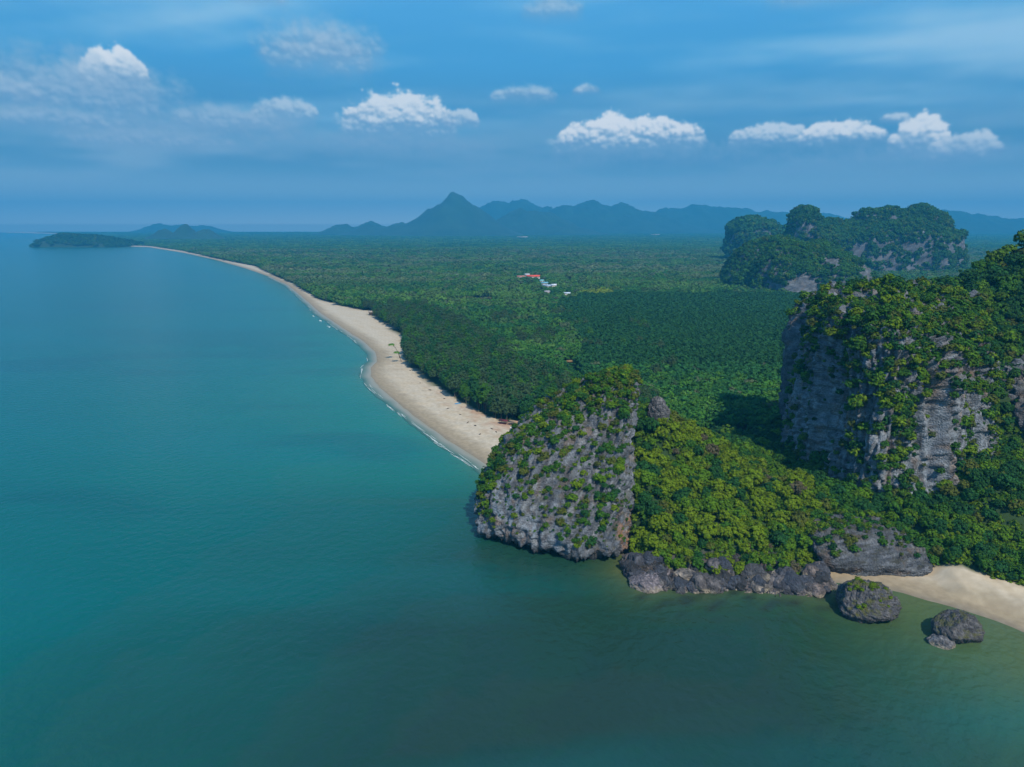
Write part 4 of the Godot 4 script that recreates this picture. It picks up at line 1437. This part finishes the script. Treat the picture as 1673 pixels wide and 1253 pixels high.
func build_headland_trees() -> void:
	# the wooded slope between the crag, the shore rocks and the cliff, and the hillside at the right
	var spots := []
	var z := -214.0
	while z > -560.0:
		var cell := 3.7 if z > -350.0 else 5.6
		var x := 40.0
		while x < 430.0:
			var px := x + rng.randf_range(-0.5, 0.5) * cell
			var pz := z + rng.randf_range(-0.5, 0.5) * cell
			x += cell
			if not is_green(px, pz) or (pz < -372.0 and px < 225.0):
				continue
			var h := ground(px, pz)
			if px > 138.0 and px < 190.0 and pz < -268.0 and pz > -384.0:      # inside the cliff
				continue
			if px > 112.0 and px < 142.0 and pz > -246.0:                       # on the slab
				continue
			if px > 208.0 and px < 262.0 and pz > -300.0 and pz < -258.0:        # bare rock
				continue
			if px < 46.0 and pz < -250.0:
				continue
			if px < 106.0 and pz > -234.0:                                       # rooted on the rock bank
				h = maxf(h, minf(3.4, 1.2 + (-220.0 - pz) * 0.40))
			spots.append([Vector3(px, h, pz), cell])
		z -= cell
	var order := func(a, b): return a[0].length_squared() < b[0].length_squared()
	spots.sort_custom(order)
	var kinds := []
	for k in 6:
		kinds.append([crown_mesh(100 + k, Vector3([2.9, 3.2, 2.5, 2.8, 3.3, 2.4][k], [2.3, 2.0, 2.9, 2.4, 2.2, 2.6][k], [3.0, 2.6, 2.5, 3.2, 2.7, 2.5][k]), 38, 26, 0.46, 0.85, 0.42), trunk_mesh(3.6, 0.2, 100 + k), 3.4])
	var at := []
	var sc := []
	var to := []
	var la := []
	var rest: Array[Transform3D] = []
	var rest2: Array[Transform3D] = []
	var tint := PackedColorArray()
	var tint2 := PackedColorArray()
	for e in spots:
		var p: Vector3 = e[0]
		var low_edge := p.x < 112.0 and p.z > -234.0
		var s: float = (rng.randf_range(0.6, 1.15) + 0.35 * pow(rng.randf(), 4.0)) * (0.72 if low_edge else 1.0) * (e[1] / 4.1)
		var n := fbm(p / 22.0) + 0.35 * rng.randfn()
		var slope := p.x < 122.0 and p.z > -300.0
		var tone := "mid_green"
		if slope:
			tone = "yellow_green" if n > -0.12 else ("fresh_green" if n > -0.42 else ("dark_green" if rng.randf() < 0.6 else "mid_green"))
			if rng.randf() < 0.11:
				tone = "olive" if rng.randf() < 0.6 else "grey_brown"
			if p.x < 58.0 and p.z < -246.0 and rng.randf() < 0.45:
				tone = "dark_green"
		elif p.x > 145.0:
			tone = "fresh_green" if n > 0.25 else ("mid_green" if n > -0.1 else ("olive" if rng.randf() < 0.15 else "dark_green"))
		else:
			tone = "fresh_green" if n > 0.3 else ("mid_green" if n > -0.2 else "dark_green")
		var vis := in_frame(p + Vector3(0, 4, 0))
		if at.size() < 300 and vis:
			at.append(p)
			sc.append(Vector3(s, s * rng.randf_range(0.85, 1.2), s))
			to.append(tone)
			var look: String = tone.replace("_", "-")
			var place := "just above the shore rocks" if low_edge else ("close beside the crag" if p.x < 58.0 else ("on the lower slope between crag and slab" if p.z > -262.0 and p.x < 112.0 else ("on the upper slope between crag and cliff" if p.x < 125.0 else ("at the foot of the cliff wall" if p.z < -246.0 and p.x < 160.0 else "on the slope above the small beach"))))
			var build_: String = "low" if s < 0.85 else ("middling" if s < 1.1 else "big")
			var side := "seaward" if p.z > -240.0 else ("midway" if p.z > -268.0 else "near the crest")
			la.append("%s %s bushy tree %s, %s" % [build_, look, place, side])
		else:
			var b := Basis(Vector3.UP, rng.randf() * TAU).scaled(Vector3(s, s * rng.randf_range(0.85, 1.2), s))
			var c: Color = TONES[tone]
			var k := rng.randf_range(0.8, 1.2)
			c = Color(c.r * k, c.g * k, c.b * k)
			if rng.randf() < 0.5:
				rest.append(Transform3D(b, p + Vector3(0, 3.2 * s, 0)))
				tint.append(c)
			else:
				rest2.append(Transform3D(b, p + Vector3(0, 3.2 * s, 0)))
				tint2.append(c)
	tree_set("broadleaf_tree", kinds, at, sc, to, la, "tree", "trees on the headland slopes")
	var o := scatter("hillside_wood", kinds[0][0], M.leaf, rest, tint)
	o.set_meta("label", "dense woodland clothing the steep hillside at the right")
	o = scatter("hillside_wood", kinds[1][0], M.leaf, rest2, tint2)
	o.set_meta("label", "second growth of the woodland clothing the steep hillside at the right")
	# low growth under and between the trees
	var under: Array[Transform3D] = []
	var ut := PackedColorArray()
	for e in spots:
		var p: Vector3 = e[0]
		for k in 4:
			var q := p + Vector3(rng.randf_range(-2.8, 2.8), 0, rng.randf_range(-2.8, 2.8))
			if not is_green(q.x, q.z):
				continue
			var s := rng.randf_range(1.0, 2.0)
			under.append(Transform3D(Basis(Vector3.UP, rng.randf() * TAU).scaled(Vector3(s, s, s)), Vector3(q.x, ground(q.x, q.z) + s * 0.5, q.z)))
			var c: Color = (TONES.mid_green as Color).lerp(TONES.yellow_green, rng.randf())
			ut.append(c)
	o = scatter("undergrowth", M.mesh_small[2], M.leaf, under, ut)
	o.set_meta("label", "low undergrowth between the trees of the headland")


func build_forest() -> void:
	# the wood of the coastal plain: rows of cells that widen with distance
	var spots := []
	var z := -398.0
	while z > -10500.0:
		var cell := 5.6 if z > -900.0 else (7.0 if z > -1700.0 else (10.5 if z > -3600.0 else 24.0))
		var x := maxf(shore_x(z) + 8.0, z * 0.80)
		var xe := -z * 0.80 + 60.0
		while x < xe:
			var px := x + rng.randf_range(-0.5, 0.5) * cell
			var pz := z + rng.randf_range(-0.5, 0.5) * cell
			x += cell
			if not is_green(px, pz):
				continue
			if pz > -560.0 and px > 100.0 and hill_height(px, pz) > 9.0:
				continue
			spots.append([Vector3(px, 2.6, pz), cell])
		z -= cell
	var order := func(a, b): return a[0].length_squared() < b[0].length_squared()
	spots.sort_custom(order)
	var kinds := []
	for k in 4:
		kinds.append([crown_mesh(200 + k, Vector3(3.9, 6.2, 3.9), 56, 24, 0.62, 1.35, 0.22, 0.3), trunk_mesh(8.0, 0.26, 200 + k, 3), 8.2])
	var broad := []
	for k in 3:
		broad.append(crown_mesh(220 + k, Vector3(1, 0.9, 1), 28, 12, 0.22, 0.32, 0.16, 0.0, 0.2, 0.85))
	var at := []
	var sc := []
	var to := []
	var la := []
	var sets: Array = []
	var tints: Array = []
	for k in 5:
		var a: Array[Transform3D] = []
		sets.append(a)
		tints.append(PackedColorArray())
	for e in spots:
		var p: Vector3 = e[0]
		var cell: float = e[1]
		var n := fbm(p / 90.0)
		var big := fbm(Vector3(p.x / 420.0, 8.0, p.z / 260.0))
		var edge := not is_green(p.x - 85.0, p.z - 20.0) or not is_green(p.x - 60.0, p.z + 60.0)
		var fringe := (edge or n > 0.25) and p.z > -1000.0 and p.x < 130.0 - (p.z + 400.0) * 0.05
		var plantation := p.z < -560.0 and p.z > -1150.0 and p.x > 60.0 + (-560.0 - p.z) * 0.05 + 60.0 * big
		var s := rng.randf_range(0.8, 1.25)
		var low_growth := 1.0
		for h in clear:
			if absf(p.x - h[0]) < h[2] and p.z > h[1] - h[2] and p.z < h[1] + h[3]:
				low_growth = 0.16
		var tone := "dark_green"
		if fringe and low_growth > 0.9:
			tone = ["grey_green", "grey_green", "dark_green", "mid_green"][rng.randi_range(0, 3)]
			var scale := Vector3(s, s * rng.randf_range(0.8, 1.1), s) * (0.95 if edge else 0.8)
			if at.size() < 300 and in_frame(p):
				at.append(p)
				sc.append(scale)
				to.append(tone)
				var look: String = tone.replace("_", "-")
				var place := "in the belt by the crag" if p.z > -480.0 else ("behind the beach's wide bend" if p.z < -580.0 else "along the near beach's middle")
				var build_: String = "low" if scale.y < 0.8 else ("middling" if scale.y < 0.95 else "tall")
				var deep := "at the sand's edge" if not is_green(p.x - 14.0, p.z + 4.0) else ("one row back" if not is_green(p.x - 30.0, p.z + 8.0) else "deep in the wood")
				la.append("%s feathery %s tree %s, %s" % [build_, look, place, deep])
			else:
				var b := Basis(Vector3.UP, rng.randf() * TAU).scaled(scale)
				(sets[0] as Array[Transform3D]).append(Transform3D(b, p + Vector3(0, 8.2 * scale.y, 0)))
				tints[0].append(shaded(TONES[tone]))
			continue
		var c: Color
		var r := cell * 0.80 * s
		var h := 4.6 * s + 0.4
		if plantation:
			c = Color(0.020, 0.095, 0.020).lerp(Color(0.016, 0.078, 0.020), rng.randf())
			h = 6.0 + 0.8 * rng.randf()
			r = cell * 0.85
		else:
			var k := n + 0.8 * big + 0.20 * rng.randfn() + 0.08
			c = (TONES.dark_green as Color).lerp(TONES.mid_green, smoothstep(-0.45, 0.25, k))
			c = c.lerp(Color(0.085, 0.18, 0.03), smoothstep(0.10, 0.55, k) * 0.8)
			c = Color(c.r * 1.2, c.g * 1.2, c.b * 1.3)
			if rng.randf() < 0.035:
				c = Color(0.085, 0.12, 0.06)
		if not plantation and p.z > -3200.0 and p.z < -650.0:           # fields and clearings
			var open := fbm(Vector3(p.x / 150.0, 77.0, p.z / 210.0))
			if open > 0.40:
				low_growth = minf(low_growth, 0.3)
				c = Color(0.12, 0.19, 0.05).lerp(Color(0.15, 0.15, 0.07), rng.randf())
				if rng.randf() < 0.5:
					continue
			elif rng.randf() < 0.05:                                        # trees that stand above the rest
				h *= 1.6
				r *= 1.35
				c = c.lerp(Color(0.07, 0.13, 0.04), rng.randf())
		var bright := 1.0 - smoothstep(0.6, 1.1, Vector2((p.x - 140.0) / 26.0, (p.z + 1175.0) / 45.0).length())
		if bright > 0.2:
			c = Color(0.16, 0.24, 0.015)
		var pale := smoothstep(0.05, 0.25, fbm(Vector3(p.x / 500.0, 30.0, p.z / 130.0))) * smoothstep(-1250.0, -1500.0, p.z) * smoothstep(-3600.0, -2900.0, p.z)
		c = c.lerp(Color(0.13, 0.18, 0.09), pale * 0.8)
		if p.x < -515.0 and p.z > -1970.0 and p.z < -1800.0 and p.x > shore_x(p.z) + 70.0:      # the dry field behind the beach
			if rng.randf() < 0.8:
				continue
			low_growth = 0.4
		h *= low_growth
		r *= maxf(low_growth, 0.5)
		var basis := Basis(Vector3.UP, rng.randf() * TAU).scaled(Vector3(r, h, r))
		var which := 1 + rng.randi_range(0, 2)
		(sets[which] as Array[Transform3D]).append(Transform3D(basis, Vector3(p.x, 2.6 + h * 0.75 + (2.0 * rng.randf() if low_growth > 0.9 else 0.0), p.z)))
		tints[which].append(shaded(c))
	tree_set("casuarina_tree", kinds, at, sc, to, la, "tree", "trees in the belt behind the long beach")
	var o := scatter("casuarina_wood", kinds[2][0], M.leaf, sets[0], tints[0])
	o.set_meta("label", "feathery grey-green wood behind the beach trees")
	for k in 3:
		o = scatter("plain_forest", broad[k], M.leaf, sets[1 + k], tints[1 + k])
		o.set_meta("label", "unbroken green forest covering the coastal plain, part %s of its mix" % ["one", "two", "three"][k])


func shaded(c: Color) -> Color:  # random tone for each plant, its own colour
	var k := rng.randf_range(0.84, 1.18)
	return Color(c.r * k, c.g * k, c.b * k)


func build_shrub_cover() -> void:
	var meshes := []
	for k in 4:
		meshes.append(crown_mesh(400 + k, Vector3(1, 0.85, 1), 20, 14, 0.23, 0.36, 0.3))
	var order := func(a, b): return (a[0] - Vector3(0, 120, 0)).length() / a[1] < (b[0] - Vector3(0, 120, 0)).length() / b[1]     # the largest to the eye first
	shrubs.sort_custom(order)
	var where: Array[Transform3D] = []
	var tint := PackedColorArray()
	var n := 0
	for e in shrubs:
		var p: Vector3 = e[0]
		var r: float = e[1]
		var on: String = e[3]
		if n < 300 and in_frame(p) and on != "cliff":
			n += 1
			var o := put("shrub", meshes[n % 4], M[e[2]], self, p)
			o.rotation.y = rng.randf() * TAU
			o.scale = Vector3(r, r * rng.randf_range(0.8, 1.15), r)
			var look: String = (e[2] as String).replace("_", "-")
			var place := "on the boulder in the shallows" if on == "boulder" else ("on top of the dark slab behind the small beach" if on == "slab" else ("low on the crag's seaward face" if p.y < 22.0 else ("halfway up the crag's face" if p.y < 42.0 else "near the top of the crag")))
			var build_: String = "tiny" if r < 1.0 else ("small" if r < 1.5 else "large")
			var side := "" if on != "crag" else (", at its left edge" if p.x < 2.0 else (", left of its middle" if p.x < 18.0 else (", right of its middle" if p.x < 34.0 else ", at its right edge")))
			tag(o, "%s %s shrub clinging %s%s" % [build_, look, place, side], "shrub", "shrubs growing on the rocks")
		else:
			where.append(Transform3D(Basis(Vector3.UP, rng.randf() * TAU).scaled(Vector3(r, r, r)), p))
			var c: Color = TONES[e[2]]
			tint.append(shaded(Color(c.r * 0.8, c.g * 0.85, c.b)))
	var o := scatter("cliff_scrub", meshes[0], M.leaf, where, tint)
	o.set_meta("label", "scrub growing over the ledges and top of the karst cliff")
